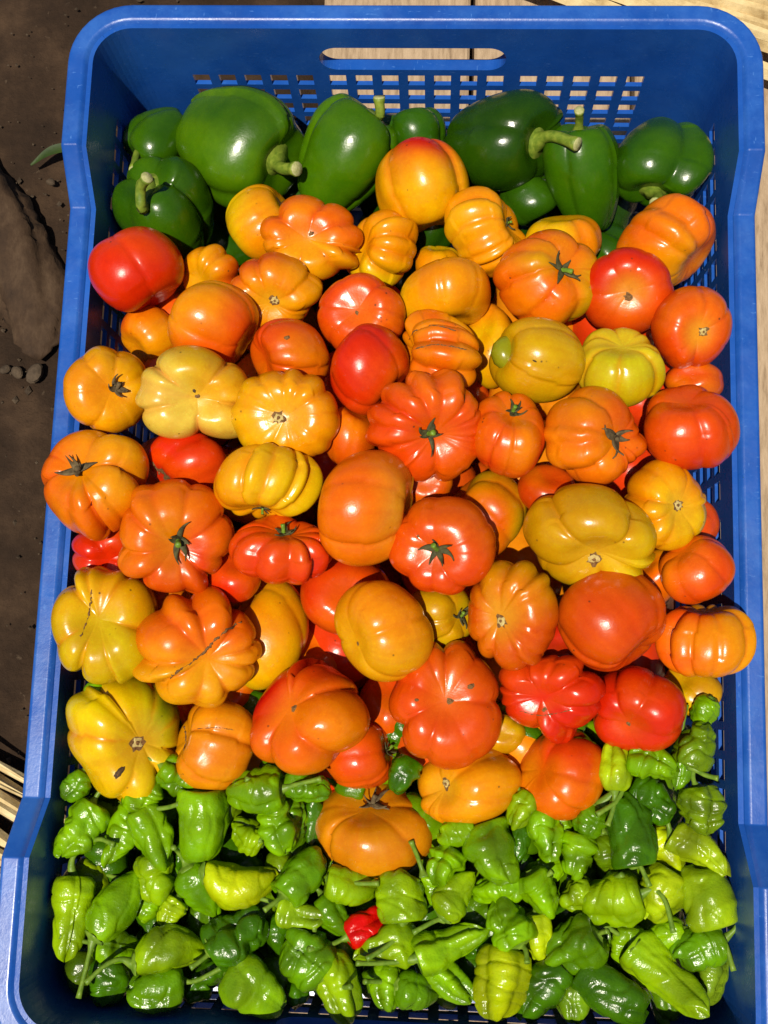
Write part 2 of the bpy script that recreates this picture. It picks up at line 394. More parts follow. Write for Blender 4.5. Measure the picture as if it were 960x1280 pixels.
HW, HH, PZ = 0.0104, 0.0104, 0.0156
ZTOP = -0.0485
hole_z = [(ZTOP - i * PZ, ZTOP - i * PZ - HH) for i in range(10)]
end_cols = [0.002 + 0.0163 * k for k in range(-3, 4)] + [s * (0.0695 + 0.0163 * j) + 0.002 for s in (-1, 1) for j in range(5)]
side_cols = []
yy = -0.246
while yy < 0.246:
    for j in range(5):
        if yy < 0.244: side_cols.append(yy)
        yy += 0.0160
    yy += 0.0065
crate = bpy.data.objects.new('plastic_crate', None); col.objects.link(crate); crate.location = (0, 0, GZ)
tag(crate, 'blue ventilated plastic crate heaped with tomatoes and peppers', 'crate')
UP = Vector((0, 0, -GZ))
SLX, SLZ0, SLZ1 = 0.0565, -0.0205, -0.0425   # hand slot
PX, PZ0, PZ1 = 0.063, -0.0145, -0.0465
def build_wall(side):
    end = side in ('far', 'near'); cols_ = sorted(end_cols if end else side_cols)
    w2 = (HW if end else 0.0112) / 2
    brk = [b for c in cols_ for b in (c - w2, c + w2)]
    if end: brk += [-PX, PX]
    else: brk += [-Y1, -Y2, Y2, Y1]
    brk = sorted(brk); path = sidepath(side, brk)
    zs = [None, -0.032] + [z for p in hole_z for z in p] + [ZF]
    if end: zs = [None, PZ0, PZ1] + [z for p in hole_z for z in p] + [ZF]
    idx = {}; V = []; F = []
    for i, (bp, nn) in enumerate(path):
        for k, z in enumerate(zs):
            zz = (hgt(pos(bp, nn, 0).y) - 0.002) if z is None else z
            idx[i, k] = len(V); V.append(pos(bp, nn, zz) + UP)
    def sval(i): return path[i][0][0] if end else path[i][0][1]
    for i in range(len(path) - 1):
        for k in range(len(zs) - 1):
            sm = (sval(i) + sval(i + 1)) / 2
            straight = path[i][1] == path[i + 1][1]
            if straight:
                inh = any(abs(sm - c) < w2 * 0.99 for c in cols_)
                zt, zb = zs[k], zs[k + 1]
                if inh and zt is not None and any(abs(zt - a) < 1e-6 and abs(zb - b) < 1e-6 for a, b in hole_z): continue
                if end and abs(sm) < PX and k == 1: continue
            q = (idx[i, k], idx[i, k + 1], idx[i + 1, k + 1], idx[i + 1, k])
            F.append(q if side in ('far', 'left') else q[::-1])
    if side == 'left' : F = [f[::-1] for f in F]
    if side == 'right': F = [f[::-1] for f in F]
    if end:   # patch with a round-ended hand slot
        bp0 = path[len(path) // 2]; n = 48; inner = []; outer = []
        hz = (SLZ0 - SLZ1) / 2; zc = (SLZ0 + SLZ1) / 2
        for i in range(n):
            a = 2 * math.pi * (i + 0.5) / n; cx, cz = math.cos(a), math.sin(a)
            sx = (SLX - hz) * max(-1, min(1, cx * 3.2)) + hz * math.copysign(abs(cx) ** 1.0, cx)
            szv = hz * math.copysign(min(1, abs(cz) * 1.0), cz) if abs(cx) > 0.3 else hz * math.copysign(1, cz)
            if abs(cx) * 3.2 < 1: szv = hz * math.copysign(1, cz); sx = (SLX - hz) * cx * 3.2
            else:
                # true half circle
                u = (abs(cx) - 1 / 3.2) / (1 - 1 / 3.2); th = math.acos(u) if u < 1 else 0
                sx = math.copysign((SLX - hz) + hz * math.cos(th), cx); szv = math.copysign(hz * math.sin(th), cz)
            inner.append((sx, zc + szv))
            m = max(abs(sx) / PX, abs(szv) / ((PZ0 - PZ1) / 2)); m = max(m, 1e-6)
            ox, oz = sx / m, szv / m
            outer.append((ox, (PZ0 + PZ1) / 2 + oz))
        # square corners of the patch
        for cxs in (-1, 1):
            for czs in (-1, 1):
                tgt = (cxs * PX, PZ0 if czs > 0 else PZ1)
                jbest = min(range(n), key=lambda j: (outer[j][0] - tgt[0]) ** 2 + (outer[j][1] - tgt[1]) ** 2)
                outer[jbest] = tgt
        nn = bp0[1]
        i0 = len(V); V += [pos((s, bp0[0][1]), nn, z) + UP for s, z in inner]
        o0 = len(V); V += [pos((s, bp0[0][1]), nn, z) + UP for s, z in outer]
        for i in range(n):
            j = (i + 1) % n; q = (i0 + i, o0 + i, o0 + j, i0 + j)
            F.append(q[::-1] if side == 'near' else q)
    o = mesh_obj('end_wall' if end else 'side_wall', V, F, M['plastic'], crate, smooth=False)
    # consistent inward normals
    me = o.data; cc = Vector((0, 0, -0.1)) + UP
    flip = [p.index for p in me.polygons if p.normal.dot(cc - p.center) < 0]
    if flip:
        import bmesh
        bm = bmesh.new(); bm.from_mesh(me); bm.faces.ensure_lookup_table()
        bmesh.ops.reverse_faces(bm, faces=[bm.faces[i] for i in flip]); bmesh.ops.remove_doubles(bm, verts=bm.verts, dist=1e-6); bm.to_mesh(me); bm.free()
    md = o.modifiers.new('thickness', 'SOLIDIFY'); md.thickness = 0.0029; md.offset = -1.0
    if end:   # lip running through the slot
        V2 = []; F2 = []; sg = 1 if side == 'far' else -1; n = len(inner)
        for (d, e) in ((0.0006, 0.0), (0.0072, 0.0), (0.0072, 0.0022), (0.0036, 0.0022)):
            for s, z in inner:
                zc = (SLZ0 + SLZ1) / 2; f = 1 + e / 0.011
                p = pos((s * (1 + e / SLX), bp0[0][1]), bp0[1], zc + (z - zc) * f) + UP; V2.append(p + Vector((0, sg * d, 0)))
        F2 = grid_faces(4, n); F2 = F2 if sg > 0 else [f[::-1] for f in F2]
        mesh_obj('hand_slot', V2, F2, M['plastic'], o, smooth=False)
for s_ in ('far', 'near', 'left', 'right'): build_wall(s_)

def build_rim():
    prof = [(0.0002, -0.0105), (0.0012, -0.0045), (0.0024, -0.0022), (0.0040, -0.0006), (0.0052, 0.0), (0.0128, 0.0), (0.0138, -0.0005), (0.0144, -0.0016), (0.0145, -0.021), (0.0125, -0.021), (0.0125, -0.004), (0.0048, -0.004)]
    path = []
    dens = [i * 0.01 for i in range(-26, 26)]
    br = sorted(set([-Y1, -Y2, Y2, Y1] + [v for v in dens if CYB < v < CYT and all(abs(v - q) > 0.004 for q in (-Y1, -Y2, Y2, Y1))]))
    a = sidepath('far', []); b = sidepath('right', br)[::-1]; c = sidepath('near', [])[::-1]; d = sidepath('left', br)
    for seg in (a, b, c, d): path += seg[:-1]
    n = len(path); m = len(prof); V = []
    for bp, nn in path:
        y = bp[1] + nn[1] * RC; h = hgt(y)
        for o_, dz in prof:
            r = RC + o_; V.append(Vector((bp[0] + nn[0] * r, bp[1] + nn[1] * r, h + dz)) + UP)
    F = [(i * m + k, i * m + (k + 1) % m, ((i + 1) % n) * m + (k + 1) % m, ((i + 1) % n) * m + k) for i in range(n) for k in range(m)]
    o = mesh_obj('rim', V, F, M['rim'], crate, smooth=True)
    o.data.polygons.foreach_set('use_smooth', [False] * len(F))
    bv = o.modifiers.new('soft', 'BEVEL'); bv.width = 0.0006; bv.segments = 2; bv.limit_method = 'ANGLE'; bv.angle_limit = R(12)
    return o
build_rim()
def build_floor():
    r = RC + DRAFT * ZF; V, F = box(-CX - r + .001, CX + r - .001, CYB - r + .001, CYT + r - .001, ZF - 0.004 - GZ, ZF - GZ + 0.001)
    o = mesh_obj('floor_panel', V, F, M['plastic'], crate, smooth=False)
    for i in range(9):
        x = -0.15 + i * 0.0375; V, F = box(x - .004, x + .004, CYB + .01, CYT - .01, 0.0, ZF - GZ - 0.0045, 0.001)
        mesh_obj('foot_rib', V, F, M['plastic'], o, smooth=False)
build_floor()

# ------------------------------------------------------------------ tomatoes
GT = 'tomatoes heaped in the crate'
RIBV = {}
def tomato_shape(n, depth, flat, axis, seed, nt, npn, taper=0.0, blocky=0.88, lump=0.048):
    g = np.random.default_rng(seed)
    th = (np.arange(nt) + 0.0) / (nt - 1) * math.pi; th[0] = 0.012; th[-1] = math.pi - 0.012
    ph = np.arange(npn) / npn * 2 * math.pi
    bnd = np.sort((np.arange(n) + g.uniform(-1, 1, n) * (0.34 if .08 < depth < .22 and not taper else .2)) * 2 * math.pi / n)
    dk = depth * (g.uniform(0.35, 1.6, n) if depth < .22 else g.uniform(0.75, 1.35, n)); ak = g.normal(0, 0.42, n) * depth
    cr = np.zeros(npn); bl = np.zeros(npn); tt = np.zeros(npn)
    for k in range(n):
        a, b = bnd[k], bnd[(k + 1) % n] + (2 * math.pi if k == n - 1 else 0)
        for wrap in (0, 2 * math.pi):
            s = (ph + wrap >= a) & (ph + wrap < b); t = (ph[s] + wrap - a) / (b - a)
            d = dk[k] * (1 - t) + dk[(k + 1) % n] * t
            cr[s] = d * (1 - np.abs(np.sin(math.pi * t)) ** 0.55); bl[s] = ak[k] * np.sin(math.pi * t) ** 2
            tt[s] = (1 - np.abs(np.sin(math.pi * t)) ** 0.45)
    TH, PH = np.meshgrid(th, ph, indexing='ij'); CR = np.tile(cr, (nt, 1)); BL = np.tile(bl, (nt, 1))
    # ribs waver a little from pole to pole
    sh = (0.10 * np.sin(TH * 1.7 + g.uniform(0, 6)) * npn / (2 * math.pi)).astype(int)[:, 0]
    for i in range(nt): CR[i] = np.roll(CR[i], sh[i]); BL[i] = np.roll(BL[i], sh[i])
    TT = np.stack([np.roll(tt, sh[i]) for i in range(nt)])
    gtop = sstep(0.0, 0.55, TH); fade = g.uniform(0.25, 0.75) if depth < 0.18 else g.uniform(0.0, 0.3)
    gb = (1 - fade * sstep(1.7, 2.9, TH)) * sstep(0.0, 0.5, math.pi - TH)
    w = gtop * gb
    st = np.sin(TH); rho = st ** blocky * (1 - taper * sstep(0.25, 1.0, (1 - np.cos(TH)) / 2))
    z = flat * np.sign(np.cos(TH)) * np.abs(np.cos(TH)) ** 0.92
    dim = (0.16 + 0.55 * depth) * (1.25 if taper else 1)
    z = z - dim * np.exp(-(TH / 0.42) ** 2) + 0.55 * dim * np.exp(-((math.pi - TH) / 0.33) ** 2)
    fac = 1 - w * CR + w * BL
    fac = fac + (0 if taper else 0.05) * np.sin(PH + g.uniform(0, 6)) * gtop
    P = np.stack([rho * np.cos(PH) * fac, rho * np.sin(PH) * fac, z * (1 - 0.55 * w * CR + 0.6 * w * BL)], -1).reshape(-1, 3)
    P[:, :2] += np.outer(P[:, 2], g.uniform(-.16, .16, 2))      # lopsided
    Dn = P / (np.linalg.norm(P, axis=1)[:, None] + 1e-6)
    P = P * (1 + lump * lumps(Dn, g, 5, 1.2, 2.6) + 0.008 * lumps(Dn, g, 6, 5, 9))[:, None]
    crease = (TT * w).reshape(-1) * min(1.0, depth / 0.16)
    Q = P @ rot_to(axis, g.uniform(0, 6.28)).T
    RIBV[seed] = np.repeat(np.sin(np.cumsum(np.r_[0, (np.diff(cr < 1e-9) != 0).astype(float)]) * 0)[None], nt, 0).ravel() + np.tile(bl / (np.abs(bl).max() + 1e-9), nt)
    return Q, crease, TH.reshape(-1), g

def surf(bvh, p, d):
    """hit on the fruit when looking at it along d from outside"""
    h = bvh.ray_cast(Vector(p) - Vector(d) * 0.2, Vector(d))
    return (h[0], h[1]) if h[0] is not None else (None, None)

def patch(parent, bvh, ctr, rx, ry, ang, mat, name, jag=0.2, seed=0, lift=0.0004, dome=0.0003):
    g = np.random.default_rng(seed); n = 14; ca, sa = math.cos(ang), math.sin(ang); V = []
    dn = Vector((0, 0, -1))
    for ring in (0.0, 0.55, 1.0):
        for i in range(n if ring else 1):
            a = 2 * math.pi * i / n; r = ring * (1 + (jag * g.uniform(-1, 1) if ring else 0))
            x = rx * r * math.cos(a); y = ry * r * math.sin(a)
            h, nr = surf(bvh, (ctr[0] + x * ca - y * sa, ctr[1] + x * sa + y * ca, 0), dn)
            if h is None: return
            V.append(h + nr * (lift * (1 if ring < 1 else -0.5) + dome * (1 - ring)))
    F = [(0, 1 + i, 1 + (i + 1) % n) for i in range(n)] + [(1 + i, 1 + n + i, 1 + n + (i + 1) % n, 1 + (i + 1) % n) for i in range(n)]
    return mesh_obj(name, V, F, mat, parent)

def seam(parent, bvh, pts, wid, name='corky_seam', seed=0):
    g = np.random.default_rng(seed); P = smooth_path([(p[0], p[1], 0) for p in pts], 16); hp = []
    for p in P:
        q = Vector(p) + Vector((g.normal(0, wid * 0.35), g.normal(0, wid * 0.35), 0))
        h, nr = surf(bvh, q, Vector((0, 0, -1)))
        if h is not None: hp.append(h + nr * wid * 0.05)
    if len(hp) < 4: return
    rad = [wid * float(g.choice([.12, .5, .7, .95, 1.15])) * (0.35 if i in (0, len(hp) - 1) else 1) for i in range(len(hp))]
    V, F = tube(hp, rad, 6); return mesh_obj(name, V, F, M['cork'], parent)

def calyx_at(o, bvh, axis, size, dry, seed, stem_len=1.0, nsep=5):
    g = np.random.default_rng(seed); ax = Vector(axis).normalized()
    h, nr = surf(bvh, (0, 0, 0), -ax)
    if h is None: return
    Mx = ax.to_track_quat('Z', 'Y').to_matrix(); m = M['drycalyx'] if dry else M['calyx']
    V = []; F = []
    off = g.uniform(0, 6)
    for k in range(nsep):
        a = off + 2 * math.pi * k / nsep + g.uniform(-.45, .45); ln = size * g.uniform(0.5, 1.3); wd = size * 0.15 * g.uniform(.6, 1.35)
        curl = g.uniform(-0.1, 0.8) * (1.3 if dry else 1); n = 7; b = len(V); tw = g.uniform(-1.6, 1.6)
        for i in range(n):
            t = i / (n - 1); r = ln * (0.08 + 0.92 * t) * (1 - 0.18 * curl * t); aa = a + 0.35 * tw * t * t
            up = size * (0.16 + curl * t * t * 0.75); ww = wd * (1 - t) ** 0.55 * (0.55 + 1.1 * math.sin(math.pi * min(1, t + .2)) * .6) + 0.0001
            c = Vector((r * math.cos(aa), r * math.sin(aa), up)); s = Vector((-math.sin(aa), math.cos(aa), 0.45 * tw * t))
            # follow the shoulder of the fruit when it is higher than the sepal
            base = h + Mx @ Vector((c.x, c.y, 0)); hh, _n = surf(bvh, base, -ax)
            rise = max(0.0, (hh - h).dot(ax)) if hh is not None else 0.0
            if hh is not None and (hh - h).dot(ax) < 0: rise = (hh - h).dot(ax) * .7
            c.z += rise
            for e in (-1, 0, 1): V.append(h + Mx @ (c + s * ww * e + Vector((0, 0, (0.25 * ww if e else 0)))))
        for i in range(n - 1):
            for e in range(2): F.append((b + 3 * i + e, b + 3 * i + 3 + e, b + 3 * i + 4 + e, b + 3 * i + 1 + e))
    cz = mesh_obj('calyx', V, F, m, o)
    sd = cz.modifiers.new('thickness', 'SOLIDIFY'); sd.thickness = 0.0006
    if stem_len > 0:
        b = Vector((g.uniform(-.4, .4), g.uniform(-.4, .4), 1)).normalized()
        p0 = h + ax * 0.0; p1 = h + Mx @ (b * size * 0.35 * stem_len); p2 = p1 + Mx @ (Vector((b.x * 2.2, b.y * 2.2, .8)).normalized() * size * 0.35 * stem_len)
        rr = size * 0.15
        V, F = tube(smooth_path([p0, p1, p2], 4), [rr * 1.5, rr * 1.2, rr, rr * .9, rr * .9, rr * .95, rr, rr * 1.1, rr * 1.0], 9)
        s = mesh_obj('stem', V, F, M['drycalyx'] if dry else M['stem'], o)
    return cz

TW = np.array([1.0, 1.2, 0.4])
EX = {}   # extra marks, filled in below the table
def make_tomato(i, row):
    (x, y, z, rx, ry, axis, end, n, depth, flat, c1, c2, cd, hi, label) = row
    nt, npn = (60, 112) if hi else (30, 56)
    Q, crease, TH, g = tomato_shape(n, depth, flat, axis, 100 + i, nt, npn)
    lo = Q.min(0); hi_ = Q.max(0); Q = Q - (lo + hi_) / 2
    s = np.array([2 * rx, 2 * ry, 0]) / (hi_ - lo); s[2] = 0.5 * (s[0] + s[1])
    Q = Q * s
    Dn = Q / (np.linalg.norm(Q, axis=1)[:, None] + 1e-9)
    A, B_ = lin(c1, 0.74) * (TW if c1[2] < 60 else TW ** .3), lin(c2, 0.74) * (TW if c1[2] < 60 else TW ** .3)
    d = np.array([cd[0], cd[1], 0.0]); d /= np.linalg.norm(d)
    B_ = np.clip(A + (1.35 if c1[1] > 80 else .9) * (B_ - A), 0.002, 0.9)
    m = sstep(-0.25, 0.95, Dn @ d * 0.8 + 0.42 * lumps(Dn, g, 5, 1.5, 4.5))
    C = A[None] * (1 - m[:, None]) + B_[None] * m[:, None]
    warm = lin((214, 44, 12), 0.72) if c1[1] < 120 else lin((216, 92, 14), 0.8)
    if c1[0] < 216 and c1[1] > 120: warm = lin((196, 120, 14), 0.8)
    if c1[2] > 60: warm = lin((226, 140, 60), 0.8)
    k = (0.62 * np.clip(crease, 0, 1) ** 1.6)[:, None]; C = C * (1 - k) + warm[None] * k
    C = C * (1 + np.outer(0.16 * RIBV[100 + i], [.15, 1, 0]))   # ribs ripen unevenly
    if g.uniform() < .35 and c1[1] > 90:    # green-gold shoulders
        gs = (np.exp(-(TH / .8) ** 2) * np.clip(.5 + .6 * lumps(Dn, g, 4, 1.5, 4), 0, 1) * .55)[:, None]; C = C * (1 - gs) + lin((196, 160, 8), .74)[None] * gs
    phv = np.tile(np.arange(npn) / npn, nt); sk = sum(np.sin(2 * math.pi * (phv * q + g.uniform())) for q in g.integers(9, 34, 6)) / 6
    C = C * (1 + np.outer(0.10 * sk * sstep(0, .5, TH), [.4, 1, .6]))
    k2 = (np.clip(0.45 * lumps(Dn, g, 4, 2, 5), 0, 1) * (0.5 if c1[1] > 80 else .22))[:, None]; C = C * (1 - k2) + lin((240, 168, 8), 0.8)[None] * k2
    if end in ('scar', 'star', 'stub', 'calyx', 'corkstar', 'spot'):   # paler or greener halo round the stem end
        hal = np.exp(-(TH / 0.36) ** 2) * (0.6 if end in ('scar', 'corkstar') else 0.12)
        hc = lin((228, 176, 36), 0.74) if end != 'calyx' else lin((190, 140, 20), 0.74)
        C = C * (1 - hal[:, None]) + hc[None] * hal[:, None]
    F = grid_faces(nt, npn); V = list(map(tuple, Q)); a = len(V)
    V.append(tuple(Q[:npn].mean(0))); V.append(tuple(Q[-npn:].mean(0))); C = np.vstack([C, C[:1], C[-1:]])
    for j in range(npn):
        F.append((a, j, (j + 1) % npn)); F.append((a + 1, (nt - 1) * npn + (j + 1) % npn, (nt - 1) * npn + j))
    o = mesh_obj('tomato', V, F, M['tomato'], None, (x, y, z), C)
    tag(o, label, 'tomato', GT)
    ex = EX.get(i, [])
    if end == 'none' and not ex: return o
    bvh = BVHTree.FromPolygons([Vector(v) for v in V], F)
    axv = Vector(axis).normalized(); r = (rx + ry) / 2
    hp, hn = surf(bvh, (0, 0, 0), -axv)
    if hp is not None:
        Mx = axv.to_track_quat('Z', 'Y').to_matrix()
        def disc(rad, mat, name, nn=12, jag=.25, up=.0003, cup=0.0):
            V2 = [hp + axv * (up + .0002 - cup)]; F2 = []
            for ring in (0.55, 1.0):
                for q in range(nn):
                    an = 2 * math.pi * q / nn; rr = rad * ring * (1 + jag * g.uniform(-1, 1))
                    c = hp + Mx @ Vector((rr * math.cos(an), rr * math.sin(an), 0)); hh, n2 = surf(bvh, c, -axv)
                    V2.append((hh if hh is not None else c) + axv * (up if ring < 1 else up * .3))
            F2 = [(0, 1 + q, 1 + (q + 1) % nn) for q in range(nn)] + [(1 + q, 1 + nn + q, 1 + nn + (q + 1) % nn, 1 + (q + 1) % nn) for q in range(nn)]
            return mesh_obj(name, V2, F2, mat, o)
        if end == 'calyx': calyx_at(o, bvh, axis, r * 0.33, False, i, 1.1, 6)
        elif end == 'drycalyx': calyx_at(o, bvh, axis, r * 0.33, True, i, 1.0, 6)
        elif end == 'scar':
            disc(r * .125, M['cork'], 'stem_scar', 18, .35, .0001); disc(r * .085, M['scar'], 'stem_scar', 16, .35, .0005); disc(r * .045, M['cork'], 'stem_scar', 8, .3, .0009)
        elif end == 'corkstar':
            disc(r * .09, M['cork'], 'stem_scar', 12, .4)
        elif end in ('star', 'spot', 'cleft', 'dot'): disc(r * (.045 if end != 'star' else .055), M['cork'], 'blossom_scar', 9, .4)
        elif end == 'cork': disc(r * .22, M['cork'], 'corky_patch', 14, .6, .00015)
        elif end == 'stub': calyx_at(o, bvh, axis, r * 0.20, False, i, 1.2)
        elif end == 'lobe':
            V2, F2 = tube(smooth_path([hp - axv * .006 + Vector((0, -.006, 0)), hp + axv * .0015, hp - axv * .005 + Vector((0.0, .010, .0))], 4), [.002, .005, .0062, .0068, .0068, .0066, .006, .0045, .002], 14)
            C2 = np.tile(lin((150, 152, 22), .7), (len(V2), 1)); mesh_obj('green_bulge', V2, F2, M['tomato'], o, colr=C2)
    for e in ex:
        if e[0] == 'seam': seam(o, bvh, [(a_ * rx, b_ * ry) for a_, b_ in e[1]], e[2] * r, seed=i)
        if e[0] == 'patch': patch(o, bvh, (e[1][0] * rx, e[1][1] * ry), e[2] * r, e[3] * r, R(e[4]), M[e[5]], e[6], .25, i)
    return o

EX.update({
 61: [('seam', [(.72, .42), (.40, .12), (.10, -.22), (-.28, -.55)], .022)],
 62: [('seam', [(-.10, .55), (-.13, .2), (-.22, -.25)], .020)],
 13: [('seam', [(-.8, .30), (-.3, .34), (.35, .22)], .018), ('seam', [(-.7, -.22), (-.1, -.16), (.6, -.24)], .02)],
 69: [('seam', [(-.78, .38), (-.66, .12), (-.6, -.12)], .024), ('seam', [(-.3, .36), (.2, .40), (.55, .36)], .012)],
 53: [('seam', [(-.62, -.28), (-.2, -.36), (.3, -.22)], .012)],
 28: [('seam', [(-.7, -.1), (-.62, -.4)], .03)],
 22: [('patch', (.06, .17), .09, .06, 30, 'cork', 'scab')],
 36: [('patch', (-.12, -.35), .06, .02, -20, 'dark', 'scab')],
 68: [('patch', (.13, -.45), .15, .055, 55, 'dark', 'scab'), ('patch', (.13, -.45), .11, .03, 55, 'cork', 'scab')],
 24: [('patch', (.08, -.10), .035, .035, 0, 'dark', 'scab')],
 45: [('patch', (-.45, .1), .03, .03, 0, 'cork', 'scab')],
 56: [('patch', (.42, .28), .07, .05, 30, 'cork', 'scab'), ('patch', (-.5, .05), .04, .03, 0, 'cork', 'scab')],
 59: [('patch', (.35, .2), .04, .04, 0, 'dark', 'scab')],
 62.5: [],
})

# ------------------------------------------------------------------ peppers
def pepper_shape(kind, L, W, axis, wr, n, seed, nt, npn):
    wr = .28 + .72 * wr
    g = np.random.default_rng(seed)
    t = np.linspace(0, 1, nt); ph = np.arange(npn) / npn * 2 * math.pi
    key = {'bonnet': ([0, .04, .14, .32, .5, .68, .84, .94, 1], [.30, .56, .86, 1.0, .96, .84, .68, .46, .10]),
           'long':   ([0, .05, .16, .35, .55, .75, .9, .97, 1], [.24, .54, .82, 1.0, .98, .84, .56, .32, .06]),
           'lantern': ([0, .05, .15, .32, .48, .66, .85, .95, 1], [.28, .66, .96, 1.0, .84, .74, .62, .42, .10]),
           'cone':   ([0, .05, .16, .3, .5, .7, .88, .96, 1], [.26, .62, .92, 1.0, .88, .68, .42, .26, .06]),
           'round':  ([0, .06, .18, .36, .55, .74, .9, .97, 1], [.22, .54, .84, 1.0, 1.0, .88, .62, .38, .08]),
           'bell':   ([0, .03, .10, .24, .45, .68, .86, .96, 1], [.34, .62, .90, 1.0, 1.0, .94, .80, .52, .16])}[kind]
    tt = np.linspace(0, 1, 400); rr = np.interp(tt, *key); kk = np.hanning(41); kk /= kk.sum()
    rs = np.convolve(np.pad(rr, 20, mode='edge'), kk, 'valid')
    rs = np.where((tt < .06) | (tt > .95), np.minimum(rs, rr + .12), rs); prof = np.interp(t, tt, rs)
    prof = prof * np.sqrt(np.clip((1 - t) / 0.035, 0.0, 1)) ** 0.7; prof[-1] = .02
    bnd = np.sort((np.arange(n) + g.uniform(-.22, .22, n)) * 2 * math.pi / n)
    dep = {'bell': .17, 'bonnet': .34, 'lantern': .28, 'long': .2, 'cone': .2, 'round': .22}[kind] * (0.75 + 0.4 * wr)
    dk = dep * g.uniform(.5, 1.4, n); ak = g.normal(0, .09, n); ek = g.uniform(-.10, .10, n)
    cr = np.zeros(npn); bl = np.zeros(npn); ex = np.zeros(npn)
    for k in range(n):
        a, b = bnd[k], bnd[(k + 1) % n] + (2 * math.pi if k == n - 1 else 0)
        for wrap in (0, 2 * math.pi):
            s = (ph + wrap >= a) & (ph + wrap < b); u = (ph[s] + wrap - a) / (b - a)
            d = dk[k] * (1 - u) + dk[(k + 1) % n] * u; sn = np.abs(np.sin(math.pi * u))
            cr[s] = d * (1 - sn ** .8); bl[s] = ak[k] * sn ** 2; ex[s] = ek[k] * sn
    T, PH = np.meshgrid(t, ph, indexing='ij')
    tw = g.uniform(-.5, .5)
    CR = np.stack([np.roll(cr, int(tw * q * npn / 6.28)) for q in t]); BL = np.stack([np.roll(bl, int(tw * q * npn / 6.28)) for q in t])
    w = sstep(0, .16, T) * (0.55 + .75 * sstep(.3, 1, T))
    f = 1 - w * CR + w * BL
    # pinches, dents and knobs
    nb = int(5 + 15 * wr)
    for _ in range(nb):
        tc, pc = g.uniform(.1, .95), g.uniform(0, 6.28); st_, sp = g.uniform(.05, .14), g.uniform(.28, .7)
        dp = np.angle(np.exp(1j * (PH - pc))); f += g.choice([-1, 1, 1]) * wr * g.uniform(.05, .17) * np.exp(-((T - tc) / st_) ** 2 - (dp / sp) ** 2)
    if wr > .35:   # ring pinch
        for _ in range(1 + int(wr > .7)):
            tc = g.uniform(.35, .75); f -= .11 * wr * np.exp(-((T - tc - .06 * np.sin(PH * 2 + tc * 9)) / .07) ** 2)
    D = np.stack([np.cos(PH) * .8, np.sin(PH) * .8, T * 3.0], -1).reshape(-1, 3)
    f = f + ((.02 + .035 * wr) * lumps(D, g, 8, 2.5, 5.5) + (.006 + .016 * wr) * lumps(D, g, 8, 7, 14)).reshape(T.shape)
    rid = 1 - np.abs(lumps(D, g, 5, 2.5, 6.0)).reshape(T.shape)   # sharp little folds
    f = f - (.035 + .12 * wr) * np.clip(rid, 0, 1) ** 5 * sstep(.05, .2, T)
    rad = prof[:, None] * f * W / 2
    zz = (T - .5) * L + L * np.tile(ex, (nt, 1)) * sstep(.6, 1, T) - .05 * L * np.exp(-(T / .05) ** 2) * 0
    # hollow shoulder round the stem, blunt pinched tip
    if kind in ('bell', 'bonnet', 'round', 'lantern'):
        zz = zz + L * .10 * np.exp(-(T / .045) ** 2)
        if kind != 'lantern': zz = zz - L * .05 * sstep(.955, 1, T)
    bend = g.uniform(-.14, .14) * L * (1.6 if kind in ('long', 'lantern') else .8); ba = g.uniform(0, 6.28)
    bx, by = bend * np.cos(ba) * ((T - .5) ** 2 * 4 - .4), bend * np.sin(ba) * ((T - .5) ** 2 * 4 - .4)
    P = np.stack([rad * np.cos(PH) + bx, rad * np.sin(PH) + by, -zz], -1).reshape(-1, 3)
    return P, g, T.reshape(-1), PH.reshape(-1), (CR * w).reshape(-1), f.reshape(-1)

